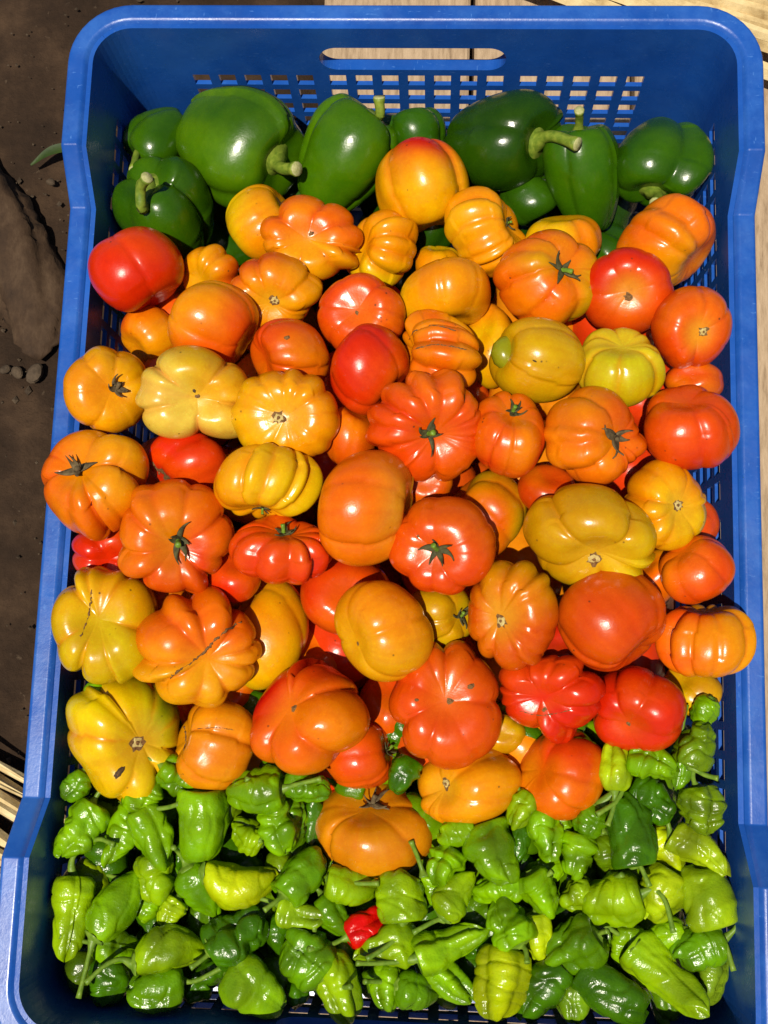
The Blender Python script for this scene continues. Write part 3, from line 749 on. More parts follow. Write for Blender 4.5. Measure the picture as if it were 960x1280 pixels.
def make_pepper(name, row, seed, cat, group, mat, big):
    (x, y, z, L, W, axis, kind, wr, n, c1, c2, stem, hi, label) = row
    nt, npn = ((64, 96) if big else (54, 68)) if hi else (24, 32)
    if big:
        P, CR, T, g = tomato_shape(n, .165, 1.06, (0, 0, 1), seed, nt, npn, .26, .74, .05)
        PH = np.tile(np.arange(npn) / npn * 2 * math.pi, nt); CR = CR * .25; T = T / math.pi
        P = P * np.array([W / 2, W / 2, L / 2.1])
    else: P, g, T, PH, CR, f = pepper_shape(kind, L, W, axis, wr, n, seed, nt, npn)
    Rm = rot_to(axis, g.uniform(0, 6.28)); Q = P @ Rm.T
    # match the given length along the axis and width across it
    ax = np.array(axis) / np.linalg.norm(axis); sd = np.cross(np.array([0, 0, 1.0]), ax); sd /= np.linalg.norm(sd) + 1e-9
    ea = Q @ ax; es = Q @ sd
    Q = Q + np.outer(ea * (L / (ea.max() - ea.min()) - 1), ax) + np.outer(es * (W / (es.max() - es.min()) - 1), sd)
    mid = ((Q @ ax).max() + (Q @ ax).min()) / 2 * ax + ((Q @ sd).max() + (Q @ sd).min()) / 2 * sd; Q = Q - mid
    Dn = np.stack([np.cos(PH), np.sin(PH), T * 3], 1)
    pw = PW if c1[0] < c1[1] * .72 else PW2
    kb = .78 if big else 1.0
    A, B_ = lin(c1, 1.05 * kb) * pw, lin(c2, 1.0 * kb) * pw
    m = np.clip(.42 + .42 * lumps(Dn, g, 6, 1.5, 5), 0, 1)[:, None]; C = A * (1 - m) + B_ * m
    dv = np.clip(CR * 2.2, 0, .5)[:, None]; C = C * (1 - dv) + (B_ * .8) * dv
    F = grid_faces(nt, npn); V = list(map(tuple, Q)); a = len(V)
    V.append(tuple(Q[:npn].mean(0))); V.append(tuple(Q[-npn:].mean(0))); C = np.vstack([C, C[:1], C[-1:]])
    for j in range(npn):
        F.append((a, j, (j + 1) % npn)); F.append((a + 1, (nt - 1) * npn + (j + 1) % npn, (nt - 1) * npn + j))
    if not big: F = [q[::-1] for q in F]
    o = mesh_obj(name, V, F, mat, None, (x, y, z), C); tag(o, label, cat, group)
    if stem is None and not hi: return o
    axv = Vector(axis).normalized(); top = Vector(Q[:npn].mean(0))
    # calyx cap
    Mx = axv.to_track_quat('Z', 'Y').to_matrix(); cw = W * (.20 if big else .24); V2 = []; nn = 18
    for ring, (rr, zz) in enumerate(((.30, .32), (.42, .18), (.72, .06), (1.0, -.10), (1.02, -.2))):
        for q in range(nn):
            an = 2 * math.pi * q / nn; lob = 1 + (.16 * math.cos(6 * an + seed) if ring > 2 else 0)
            V2.append(top + Mx @ Vector((cw * rr * lob * math.cos(an), cw * rr * lob * math.sin(an), cw * zz)))
    cp = mesh_obj('calyx', V2, grid_faces(5, nn)[::1], M['bellstem' if big else 'stem'], o)
    if stem is None and not big and hi and seed % 5 < 3:   # a short bent stalk
        b1 = Vector((g.normal(0, .5), g.normal(0, .5), g.uniform(.2, .7)))
        d1 = (axv * 1.2 + b1 * .5).normalized(); stem = [top + axv * .004, top + axv * .004 + d1 * .007, top + axv * .005 + (d1 + b1 * .5).normalized() * g.uniform(.013, .020)]
    if stem is not None:
        pts = [top - axv * cw * .1] + [Vector(s_) for s_ in stem]
        pth = smooth_path(pts, 6); k = len(pth); r0 = (W * .052 if big else .00135)
        rad = [r0 * ((2.3 if not big else 2.1) - (1.35 if not big else 1.1) * min(1, (i / (k - 1)) * 3.2)) for i in range(k)]
        rad[-1] *= 1.25; rad[-2] *= 1.15
        V3, F3 = tube(pth, rad, 10); so_ = mesh_obj('stem', V3, F3, M['bellstem' if big else 'stem'], o)
        if big:
            d = (pth[-1] - pth[-2]).normalized(); V4, F4 = tube([pth[-1] - d * .0003, pth[-1] + d * .0006], [rad[-1] * .97, rad[-1] * .88], 10)
            mesh_obj('cut_end', V4, F4, M['cut'], so_)
    return o
PW = np.array([1.36, 1.04, 0.3]); PW2 = np.array([0.86, 0.98, 0.3])
def kind_stem(s): return True

# centre x y z, half sizes, stem axis, marks, ribs, depth, flatness, skin colours, second colour direction, detail, label (metres)
TOM = [
  (1, 0.0078, 0.1965, -0.0482, 0.0287, 0.0277, (0.2573, -0.9480, -0.1873), 'none', 5, 0.13, 0.86, (240, 158, 6), (226, 70, 10), (0, 1), True, 'smooth round orange tomato with reddish top, resting against the dark green bell peppers'),
  (3, -0.0557, 0.1548, -0.0291, 0.0301, 0.0254, (0.0793, -0.1523, 0.9852), 'star', 8, 0.20, 0.66, (236, 100, 8), (238, 138, 6), (0, -1), True, 'orange tomato with eight deep puffy lobes round a dark navel, below the bell peppers'),
  (7, 0.0805, 0.1270, -0.0184, 0.0305, 0.0286, (0.4104, -0.0099, 0.9119), 'calyx', 8, 0.13, 0.80, (236, 100, 8), (206, 142, 14), (1, -0.3), True, 'large glossy orange tomato with a short green stem on its upper right'),
  (8, 0.1517, 0.1573, -0.0358, 0.0290, 0.0253, (0.7296, -0.6487, 0.2164), 'none', 7, 0.09, 0.80, (236, 100, 8), (238, 138, 6), (-0.5, -1), True, 'blocky red-orange tomato directly below the rightmost bell pepper'),
  (10, 0.1607, 0.0986, -0.0143, 0.0223, 0.0236, (0.2122, -0.4277, 0.8787), 'scar', 6, 0.09, 0.85, (226, 70, 10), (236, 100, 8), (0.4, 1), True, 'red-orange tomato with pale yellow stem scar, by the right wall under the blocky one'),
  (16, 0.0138, 0.0339, 0.0098, 0.0316, 0.0290, (0.1907, -0.4941, 0.8482), 'calyx', 12, 0.18, 0.68, (226, 70, 10), (236, 100, 8), (0, 1), True, 'orange-red tomato with about twelve deep ribs and a dry leafy stem, in the centre'),
  (20, -0.1568, 0.1312, -0.0255, 0.0272, 0.0258, (0.5512, -0.8091, -0.2038), 'none', 4, 0.12, 0.88, (218, 38, 8), (226, 70, 10), (0.3, 1), True, 'smooth bright red tomato with one curved crease, alone against the left wall'),
  (24, -0.1117, 0.0510, 0.0023, 0.0311, 0.0259, (0.2795, -0.3337, 0.9003), 'spot', 5, 0.28, 0.74, (230, 194, 84), (222, 176, 50), (1, 1), True, 'pale cream-yellow tomato with deep pinkish creases and puffy lobes'),
  (27, -0.1647, -0.0013, 0.0013, 0.0292, 0.0305, (-0.2356, 0.2809, 0.9304), 'drycalyx', 6, 0.20, 0.80, (236, 100, 8), (238, 138, 6), (0.4, 1), True, 'orange lobed tomato bulging out over the left rim, withered stem at its upper left'),
  (29, -0.0684, 0.0015, 0.0100, 0.0294, 0.0187, (-0.1304, -0.9877, 0.0862), 'stub', 10, 0.16, 0.80, (240, 150, 12), (236, 168, 10), (1, 0), True, 'golden pumpkin-shaped tomato on its side with upright ribs, above a red ribbed one'),
  (30, -0.1174, -0.0282, 0.0043, 0.0304, 0.0304, (0.3171, -0.3087, 0.8967), 'calyx', 9, 0.19, 0.68, (236, 100, 8), (226, 70, 10), (0.5, -1), True, 'orange tomato with nine puffy ribs and a dark leafy stem in the middle, left half'),
  (35, 0.1045, 0.0310, 0.0062, 0.0281, 0.0268, (0.5630, -0.2006, 0.8017), 'drycalyx', 8, 0.13, 0.82, (216, 84, 8), (236, 100, 8), (0, -1), True, 'big brownish orange tomato with sideways ribs and withered stem at its right'),
  (36, 0.0741, 0.0743, -0.0003, 0.0257, 0.0231, (-0.9317, 0.0645, 0.3576), 'lobe', 4, 0.07, 0.86, (206, 142, 14), (214, 150, 24), (1, 1), True, 'olive-yellow smooth tomato with a small green bulge on its left side'),
  (42, 0.1016, -0.0229, 0.0066, 0.0344, 0.0264, (0.0819, -0.8037, 0.5894), 'scar', 5, 0.30, 0.82, (206, 142, 14), (226, 178, 14), (1, 0.2), True, 'wide mustard-yellow tomato with four deep lobes, right of centre'),
  (45, 0.0251, -0.0304, 0.0094, 0.0281, 0.0260, (-0.1808, -0.2559, 0.9497), 'calyx', 8, 0.09, 0.74, (226, 70, 10), (216, 84, 8), (0.4, 1), True, 'dull red tomato with green calyx and one sepal hanging down, in the centre'),
  (46, 0.0629, -0.0651, 0.0004, 0.0235, 0.0290, (-0.4496, -0.2664, 0.8526), 'scar', 11, 0.13, 0.76, (216, 84, 8), (206, 142, 14), (0.3, 1), True, 'tawny orange tomato with many ribs fanning from a pale scar, below centre'),
  (47, 0.1151, -0.0650, -0.0031, 0.0290, 0.0278, (0.6200, -0.7293, 0.2893), 'none', 7, 0.10, 0.86, (216, 70, 10), (216, 84, 8), (-1, 1), True, 'big glossy red-brown tomato with slanting shallow ribs, right of centre'),
  (51, 0.1647, -0.0744, -0.0112, 0.0254, 0.0199, (-0.0668, 0.9557, 0.2868), 'none', 9, 0.15, 0.84, (240, 142, 12), (236, 100, 8), (-1, 0), True, 'golden orange tomato with upright ribs touching the right rim'),
  (56, 0.0289, -0.1123, -0.0168, 0.0304, 0.0343, (0.1189, 0.0953, 0.9883), 'star', 8, 0.13, 0.72, (226, 70, 10), (216, 84, 8), (0.2, 1), True, 'tall dull red-orange tomato with shallow creases meeting at its middle, lower centre'),
  (57, -0.0435, -0.1211, -0.0215, 0.0321, 0.0312, (-0.4055, 0.2268, 0.8855), 'star', 5, 0.16, 0.84, (236, 100, 8), (218, 38, 8), (-1, 0.4), True, 'large orange tomato with red creases meeting at its left, lower left of centre'),
  (58, -0.0046, -0.0753, -0.0014, 0.0266, 0.0266, (-0.6689, -0.3978, 0.6280), 'spot', 4, 0.09, 0.90, (232, 148, 16), (238, 138, 6), (0, 1), True, 'angular golden tomato with smooth blunt sides, in the lower centre'),
  (61, -0.1052, -0.0860, -0.0095, 0.0345, 0.0328, (0.3825, -0.2569, 0.8876), 'fanseam', 9, 0.18, 0.80, (236, 100, 8), (238, 138, 6), (0.3, -1), True, 'big orange tomato with fan-like ribs and a slanting brown corky seam'),
  (62, -0.1567, -0.0759, -0.0109, 0.0274, 0.0322, (0.1290, 0.1267, 0.9835), 'vseam', 7, 0.20, 0.80, (230, 164, 18), (196, 168, 22), (0.2, -1), True, 'yellow lobed tomato with an upright brown corky seam, by the left wall'),
  (72, -0.0091, -0.1826, -0.0563, 0.0337, 0.0265, (-0.0343, 0.7725, 0.6340), 'drycalyx', 7, 0.11, 0.76, (222, 128, 20), (205, 130, 20), (0, 1), True, 'large amber tomato with a dry stem on top, lowest of all the tomatoes'),
  (53, 0.0851, -0.1080, -0.0174, 0.0282, 0.0235, (-0.3431, -0.4175, 0.8414), 'cleft', 8, 0.24, 0.76, (218, 38, 8), (226, 70, 10), (-0.3, 1), True, 'bright red tomato with deep upright folds, beside the other red one in the lower right'),
  (19, -0.1066, 0.0936, -0.0086, 0.0248, 0.0243, (0.8552, -0.5095, -0.0947), 'none', 5, 0.06, 0.90, (238, 138, 6), (236, 100, 8), (1, -1), True, 'smooth amber tomato with rounded corners, above the pale cream tomato'),
  (39, 0.1569, 0.0389, -0.0004, 0.0258, 0.0240, (-0.1305, 0.6652, 0.7352), 'none', 5, 0.10, 0.85, (226, 70, 10), (218, 38, 8), (0.5, -1), True, 'red-orange tomato with one upright crease, against the right wall'),
  (68, -0.1486, -0.1377, -0.0376, 0.0322, 0.0366, (0.5584, -0.0416, 0.8285), 'scar', 7, 0.21, 0.80, (236, 186, 8), (150, 146, 14), (0.8, 1), True, 'big yellow and olive-green tomato with swollen lobes and one dark slit, lower left'),
  (14, -0.0168, 0.0663, 0.0027, 0.0214, 0.0240, (0.7261, -0.6876, 0.0009), 'none', 4, 0.10, 0.88, (218, 38, 8), (226, 70, 10), (0, -1), True, 'shiny red tomato with one sideways crease, standing in the upper centre'),
  (13, 0.0217, 0.0780, -0.0007, 0.0224, 0.0246, (-0.9667, -0.0091, 0.2558), 'seam', 9, 0.24, 0.80, (236, 100, 8), (238, 138, 6), (1, 0), True, 'orange tomato with deep sideways ribs and brown corky lines, in the upper centre'),
  (25, -0.0611, 0.0379, 0.0067, 0.0298, 0.0251, (-0.0954, -0.2820, 0.9547), 'scar', 12, 0.10, 0.76, (238, 138, 6), (236, 168, 10), (-1, 0), True, 'golden tomato with many fine ribs fanning from a pale stem scar'),
  (69, -0.0971, -0.1388, -0.0344, 0.0239, 0.0252, (-0.8707, 0.2830, 0.4021), 'crack', 6, 0.17, 0.84, (232, 132, 20), (238, 138, 6), (-1, 0), True, 'yellow-orange tomato with sideways folds and a crack, right of the yellow and olive one'),
  (32, -0.0154, -0.0115, 0.0100, 0.0245, 0.0308, (0.9809, -0.1060, 0.1629), 'none', 5, 0.08, 0.90, (236, 100, 8), (236, 150, 60), (1, 0.3), True, 'tall smooth orange tomato with a faint yellow streak, in the centre of the heap'),
  (54, 0.1319, -0.1116, -0.0238, 0.0245, 0.0228, (-0.4314, -0.5231, 0.7350), 'star', 5, 0.16, 0.82, (218, 38, 8), (226, 70, 10), (1, 0), True, 'bright red tomato split by one long crease, rightmost of the lower red pair'),
  (9, 0.1264, 0.1214, -0.0206, 0.0263, 0.0232, (-0.1250, -0.5058, 0.8536), 'corkstar', 6, 0.05, 0.78, (218, 38, 8), (226, 70, 10), (0, -1), True, 'red tomato with pale cracked rays round its stem scar, upper right'),
  (55, 0.0938, -0.1480, -0.0398, 0.0245, 0.0245, (-0.7019, 0.2615, 0.6626), 'none', 6, 0.10, 0.86, (236, 100, 8), (226, 70, 10), (0, 1), True, 'plain orange tomato hanging over the green hot peppers, under the folded red one'),
  (31, -0.0601, -0.0338, 0.0055, 0.0280, 0.0195, (0.1674, 0.6507, 0.7406), 'calyx', 10, 0.15, 0.74, (226, 70, 10), (218, 38, 8), (0, -1), True, 'red-orange squat ribbed tomato with green stem on top, under the golden pumpkin-shaped one'),
  (37, 0.1198, 0.0724, -0.0048, 0.0236, 0.0228, (-0.0417, 0.5321, 0.8456), 'none', 7, 0.14, 0.80, (222, 180, 50), (196, 168, 22), (0, -1), True, 'pale yellow-green ribbed tomato below the red cracked one'),
  (71, 0.0434, -0.1560, -0.0425, 0.0287, 0.0220, (-0.7287, 0.0538, 0.6827), 'scar', 5, 0.12, 0.86, (238, 140, 12), (238, 138, 6), (0, 1), True, 'blocky golden orange tomato lying over the hot peppers, left of the plain orange one'),
  (15, -0.0232, 0.1007, -0.0089, 0.0247, 0.0224, (-0.1239, -0.1841, 0.9751), 'star', 7, 0.12, 0.74, (226, 70, 10), (236, 100, 8), (1, 0), True, 'red-orange tomato with star-like creases, above the shiny red one'),
  (23, -0.1618, 0.0540, -0.0053, 0.0236, 0.0245, (0.5185, -0.1531, 0.8413), 'drycalyx', 7, 0.07, 0.75, (238, 152, 10), (238, 138, 6), (-1, -1), True, 'golden tomato with a dark withered star-shaped calyx, by the left wall'),
  (41, 0.1429, -0.0035, -0.0042, 0.0227, 0.0248, (0.3553, -0.1601, 0.9209), 'scar', 8, 0.12, 0.78, (238, 138, 6), (236, 168, 10), (0.5, -1), True, 'yellow-orange tomato with pale scar on its right, below the creased red-orange one'),
  (34, 0.0587, 0.0308, 0.0064, 0.0197, 0.0239, (0.1059, 0.6047, 0.7894), 'calyx', 7, 0.12, 0.80, (236, 100, 8), (226, 70, 10), (0, -1), True, 'orange tomato with upright ribs and a dark green calyx at its top'),
  (48, 0.1598, -0.0378, -0.0041, 0.0190, 0.0186, (-0.5842, 0.6657, 0.4643), 'none', 6, 0.07, 0.85, (226, 70, 10), (236, 100, 8), (-1, 0), True, 'red-orange tomato beside the right wall, right of the wide mustard-yellow one'),
  (60, -0.0729, -0.0760, -0.0427, 0.0236, 0.0323, (-0.6035, 0.7046, 0.3734), 'none', 4, 0.06, 0.90, (236, 168, 10), (238, 138, 6), (-0.3, 1), True, 'smooth yellow tomato standing on end behind the fan-ribbed orange one'),
  (2, -0.0891, 0.1723, -0.0495, 0.0220, 0.0234, (0.7549, 0.5407, 0.3712), 'cork', 6, 0.05, 0.90, (238, 138, 6), (236, 168, 10), (-1, 0), True, 'smooth yellow-orange tomato with a brown corky patch, tucked behind the topmost eight-lobed tomato'),
  (4, -0.0159, 0.1542, -0.0444, 0.0225, 0.0235, (-0.7701, 0.0461, 0.6362), 'none', 9, 0.15, 0.75, (238, 138, 6), (236, 168, 10), (0, -1), True, 'yellow-orange ribbed tomato half hidden behind the eight-lobed tomato, right of it'),
  (5, 0.0463, 0.1628, -0.0389, 0.0247, 0.0251, (0.8492, 0.3102, 0.4273), 'stub', 9, 0.20, 0.75, (238, 138, 6), (236, 168, 10), (-1, 0), True, 'yellow-orange pumpkin-ribbed tomato with small green stub on its right shoulder'),
  (12, 0.0236, 0.1165, -0.0194, 0.0260, 0.0187, (0.2281, -0.9731, 0.0327), 'none', 7, 0.06, 0.70, (238, 138, 6), (236, 168, 10), (-1, -0.5), True, 'wide flattish yellow-orange tomato with smooth skin, left of the large green-stemmed one'),
  (17, -0.0741, 0.1177, -0.0214, 0.0268, 0.0217, (0.0701, -0.6399, 0.7653), 'scar', 9, 0.14, 0.70, (238, 138, 6), (216, 84, 8), (-1, 1), True, 'yellow-orange ribbed tomato with round pale stem scar, below the eight-lobed tomato'),
  (22, -0.0625, 0.0759, -0.0076, 0.0228, 0.0214, (-0.8095, -0.3988, 0.4310), 'none', 6, 0.10, 0.85, (216, 84, 8), (226, 70, 10), (0, 1), True, 'brownish orange tomato with one dark scab spot, left of the shiny red one'),
  (59, -0.0275, -0.0545, -0.0343, 0.0261, 0.0225, (0.2013, 0.0974, 0.9747), 'dot', 5, 0.04, 0.85, (226, 70, 10), (218, 38, 8), (-1, 0), True, 'smooth red-orange tomato behind the angular golden one'),
  (67, -0.0188, -0.1426, -0.0517, 0.0203, 0.0189, (0.9508, 0.2067, 0.2309), 'calyx', 5, 0.07, 0.85, (226, 70, 10), (216, 84, 8), (0, -1), True, 'red-orange tomato with a withered stem, wedged above the amber tomato'),
  (44, 0.0474, -0.0089, -0.0234, 0.0240, 0.0253, (-0.7092, 0.6281, 0.3201), 'none', 6, 0.13, 0.85, (216, 84, 8), (206, 142, 14), (1, 0.3), True, 'orange tomato with yellowish lobes behind the one with a hanging green sepal'),
  (52, 0.1641, -0.1003, -0.0403, 0.0163, 0.0150, (-0.5552, 0.3434, 0.7575), 'none', 6, 0.08, 0.80, (206, 142, 14), (236, 168, 10), (0, -1), True, 'olive-gold tomato under the golden one at the right rim'),
  (74, 0.0252, -0.0638, -0.0265, 0.0203, 0.0185, (0.7597, -0.0930, 0.6436), 'calyx', 5, 0.10, 0.85, (206, 142, 14), (196, 168, 22), (0, -1), True, 'olive-yellow tomato in the gap right of the angular golden one'),
  (6, 0.0934, 0.1639, -0.0509, 0.0231, 0.0178, (-0.1382, 0.7978, 0.5869), 'none', 6, 0.08, 0.80, (236, 168, 10), (238, 138, 6), (1, 0), False, 'plain yellow tomato mostly hidden behind the large orange one with green stem'),
  (11, 0.0192, 0.1497, -0.0560, 0.0146, 0.0141, (0.0044, 0.8120, 0.5836), 'none', 6, 0.08, 0.80, (238, 138, 6), (236, 168, 10), (0, 1), False, 'small yellow-orange tomato peeking out below the smooth topmost orange one'),
  (18, -0.1172, 0.1351, -0.0405, 0.0177, 0.0172, (-0.4784, -0.5168, 0.7099), 'none', 6, 0.15, 0.80, (238, 138, 6), (236, 100, 8), (1, 0), False, 'small two-lobed yellow-orange tomato behind others, right of the upper-left red one'),
  (21, -0.1535, 0.1011, -0.0494, 0.0183, 0.0169, (-0.5091, -0.7458, 0.4295), 'none', 6, 0.10, 0.80, (238, 138, 6), (236, 100, 8), (0, 1), False, 'yellow-orange tomato half hidden left of the smooth amber one'),
  (26, -0.0271, 0.0309, -0.0115, 0.0142, 0.0177, (0.3257, 0.8485, 0.4171), 'none', 5, 0.06, 0.85, (216, 84, 8), (236, 100, 8), (0, 1), False, 'brownish orange tomato deep in a gap left of the twelve-ribbed one'),
  (28, -0.1179, 0.0157, -0.0134, 0.0241, 0.0178, (-0.7135, -0.5986, 0.3641), 'cork', 5, 0.08, 0.85, (218, 38, 8), (226, 70, 10), (1, 0), False, 'red tomato partly hidden under the pale cream tomato'),
  (33, -0.1598, -0.0341, -0.0267, 0.0226, 0.0180, (0.4155, -0.3563, 0.8369), 'none', 5, 0.22, 0.80, (218, 38, 8), (226, 70, 10), (0, 1), False, 'creased red tomato under the one bulging over the left rim'),
  (38, 0.0499, 0.0945, -0.0395, 0.0149, 0.0252, (-0.4097, 0.3476, 0.8434), 'none', 4, 0.05, 0.90, (236, 168, 10), (238, 138, 6), (0, 1), False, 'plain yellow tomato squeezed behind the olive-yellow one with a green bulge'),
  (40, 0.1644, 0.0704, -0.0249, 0.0166, 0.0117, (-0.2215, 0.0388, 0.9744), 'none', 5, 0.05, 0.85, (216, 84, 8), (226, 70, 10), (0, 1), False, 'red-orange tomato almost covered, between two red-orange tomatoes at the right wall'),
  (43, 0.0813, 0.0052, -0.0144, 0.0158, 0.0140, (0.1173, 0.5488, 0.8277), 'none', 5, 0.05, 0.85, (205, 62, 10), (216, 84, 8), (0, 1), False, 'dark reddish tomato in the gap above the wide mustard-yellow one'),
  (49, 0.1424, -0.0399, -0.0298, 0.0150, 0.0159, (-0.6415, 0.5452, 0.5396), 'none', 5, 0.06, 0.85, (236, 100, 8), (238, 138, 6), (0, 1), False, 'orange tomato in the gap right of the wide mustard-yellow one'),
  (50, 0.1647, -0.0080, -0.0301, 0.0138, 0.0147, (0.2163, 0.5606, 0.7993), 'none', 5, 0.05, 0.85, (226, 70, 10), (216, 84, 8), (0, 1), False, 'red-orange tomato sliver between the right wall and a scarred yellow-orange one'),
  (66, -0.0036, -0.1156, -0.0678, 0.0186, 0.0214, (0.0355, 0.5322, 0.8459), 'none', 5, 0.05, 0.88, (216, 84, 8), (226, 70, 10), (0, 1), False, 'orange tomato squeezed left of the tall dull red-orange one'),
  (70, -0.0947, -0.1103, -0.0543, 0.0156, 0.0147, (0.2634, 0.1917, 0.9454), 'none', 5, 0.05, 0.85, (216, 84, 8), (238, 138, 6), (0, 1), False, 'brownish orange tomato peeking out below the fan-ribbed one'),
  (73, 0.0607, -0.1282, -0.0453, 0.0134, 0.0111, (0.0436, 0.1519, 0.9874), 'none', 5, 0.05, 0.85, (206, 142, 14), (236, 168, 10), (0, 1), False, 'small yellow patch of tomato left of the folded red one'),
  (75, 0.0925, -0.0791, -0.0321, 0.0132, 0.0132, (-0.2050, 0.2231, 0.9530), 'none', 4, 0.05, 0.85, (180, 40, 14), (218, 38, 8), (0, 1), False, 'dark red tomato in the gap left of the big glossy red-brown one'),
  (76, 0.0150, 0.0083, -0.0201, 0.0151, 0.0133, (-0.0440, -0.0527, 0.9976), 'none', 5, 0.05, 0.85, (216, 84, 8), (236, 100, 8), (0, 1), False, 'orange tomato in the gap below the twelve-ribbed one'),
  (63, -0.0886, -0.0476, -0.0169, 0.0150, 0.0141, (0.0558, 0.6150, 0.7866), 'none', 5, 0.05, 0.85, (218, 38, 8), (226, 70, 10), (0, 1), False, 'small patch of red tomato in the gap below the squat ribbed one'),
  (64, -0.1282, -0.0664, -0.0408, 0.0151, 0.0151, (0.2322, 0.1195, 0.9653), 'none', 5, 0.05, 0.85, (236, 100, 8), (216, 84, 8), (0, 1), False, 'orange tomato in the gap between fan-ribbed and nine-ribbed ones'),
  (65, -0.0449, -0.0855, -0.0664, 0.0188, 0.0178, (0.0958, 0.3908, 0.9155), 'none', 5, 0.05, 0.85, (216, 84, 8), (236, 100, 8), (0, 1), False, 'brownish orange tomato in the gap above the large red-creased one'),
]
BEL = [
  (2, -0.1112, 0.2303, -0.0620, 0.0702, 0.0720, (0.8254, -0.5294, 0.1959), 'bell', 0.12, 3, (66, 116, 8), (44, 90, 8), [(0.0327, -0.0232, 0.0160), (0.0434, -0.0281, 0.0250)], True, 'large broad green bell pepper with its cut stem pointing right, upper left'),
  (6, 0.0543, 0.2366, -0.0620, 0.0627, 0.0673, (0.7749, -0.3977, 0.4913), 'bell', 0.12, 3, (34, 76, 8), (24, 58, 6), [(0.0305, -0.0119, 0.0247), (0.0446, -0.0216, 0.0337)], True, 'very dark green bell pepper with long pale stem pointing right'),
  (4, -0.0442, 0.2231, -0.0625, 0.0679, 0.0593, (0.5436, 0.7319, 0.4108), 'bell', 0.12, 3, (72, 128, 8), (50, 98, 8), [(0.0248, 0.0144, 0.0232), (0.0250, 0.0219, 0.0322)], True, 'bright green bell pepper with its pale stem pointing up, against the far wall'),
  (8, 0.1542, 0.2206, -0.0625, 0.0542, 0.0584, (-0.1653, -0.9833, 0.0765), 'bell', 0.12, 4, (56, 112, 8), (36, 82, 8), [(-0.0039, -0.0273, 0.0111), (-0.0076, -0.0355, 0.0201)], True, 'deeply lobed green bell pepper in the far right corner'),
  (3, -0.1508, 0.1847, -0.0625, 0.0648, 0.0593, (-0.2417, 0.2999, 0.9228), 'bell', 0.12, 4, (52, 102, 8), (36, 80, 8), [(-0.0053, -0.0158, 0.0395), (-0.0045, -0.0070, 0.0485), (0.0014, -0.0044, 0.0575)], True, 'green bell pepper with thick curved stem, lying above the bright red tomato'),
  (7, 0.1063, 0.2100, -0.0634, 0.0650, 0.0485, (-0.1203, 0.8311, 0.5430), 'bell', 0.12, 4, (50, 102, 8), (36, 80, 8), [(-0.0054, 0.0246, 0.0270), (-0.0066, 0.0258, 0.0360)], True, 'narrow green bell pepper standing with stem up, between dark and lobed ones'),
  (1, -0.1608, 0.2367, -0.0657, 0.0430, 0.0416, (-0.7476, -0.6551, 0.1092), 'bell', 0.12, 3, (52, 102, 8), (36, 82, 8), [(-0.0101, -0.0157, 0.0114), (-0.0095, -0.0319, 0.0204)], True, 'small green bell pepper with stem curling down, leftmost against the wall'),
  (5, 0.0004, 0.2394, -0.0685, 0.0347, 0.0433, (-0.1571, 0.8721, 0.4635), 'bell', 0.12, 3, (50, 104, 16), (40, 88, 14), None, True, 'green bell pepper mostly hidden right of the bright green one'),
  (10, 0.0741, 0.2069, -0.0800, 0.0319, 0.0383, (0.5258, -0.7849, -0.3279), 'bell', 0.12, 3, (48, 98, 18), (36, 80, 14), None, True, 'small green bell pepper squeezed under the very dark one'),
  (9, 0.0482, 0.2195, -0.0934, 0.0265, 0.0275, (0.4866, 0.7818, 0.3899), 'bell', 0.12, 3, (48, 100, 18), (36, 80, 14), None, True, 'green bell pepper bit left of the small squeezed one'),
  (11, 0.0139, 0.1823, -0.0792, 0.0298, 0.0310, (0.5052, 0.7952, 0.3354), 'bell', 0.12, 3, (30, 70, 14), (24, 60, 12), None, False, 'dark green bell pepper tinted as shaded, under the smooth topmost orange tomato'),  # shade of the deep gap is put into this green
  (12, 0.1223, 0.1692, -0.0752, 0.0215, 0.0224, (0.5425, -0.8013, -0.2524), 'bell', 0.12, 3, (44, 92, 16), (34, 76, 14), None, False, 'bell pepper patch between the narrow one and the red cracked tomato'),
]
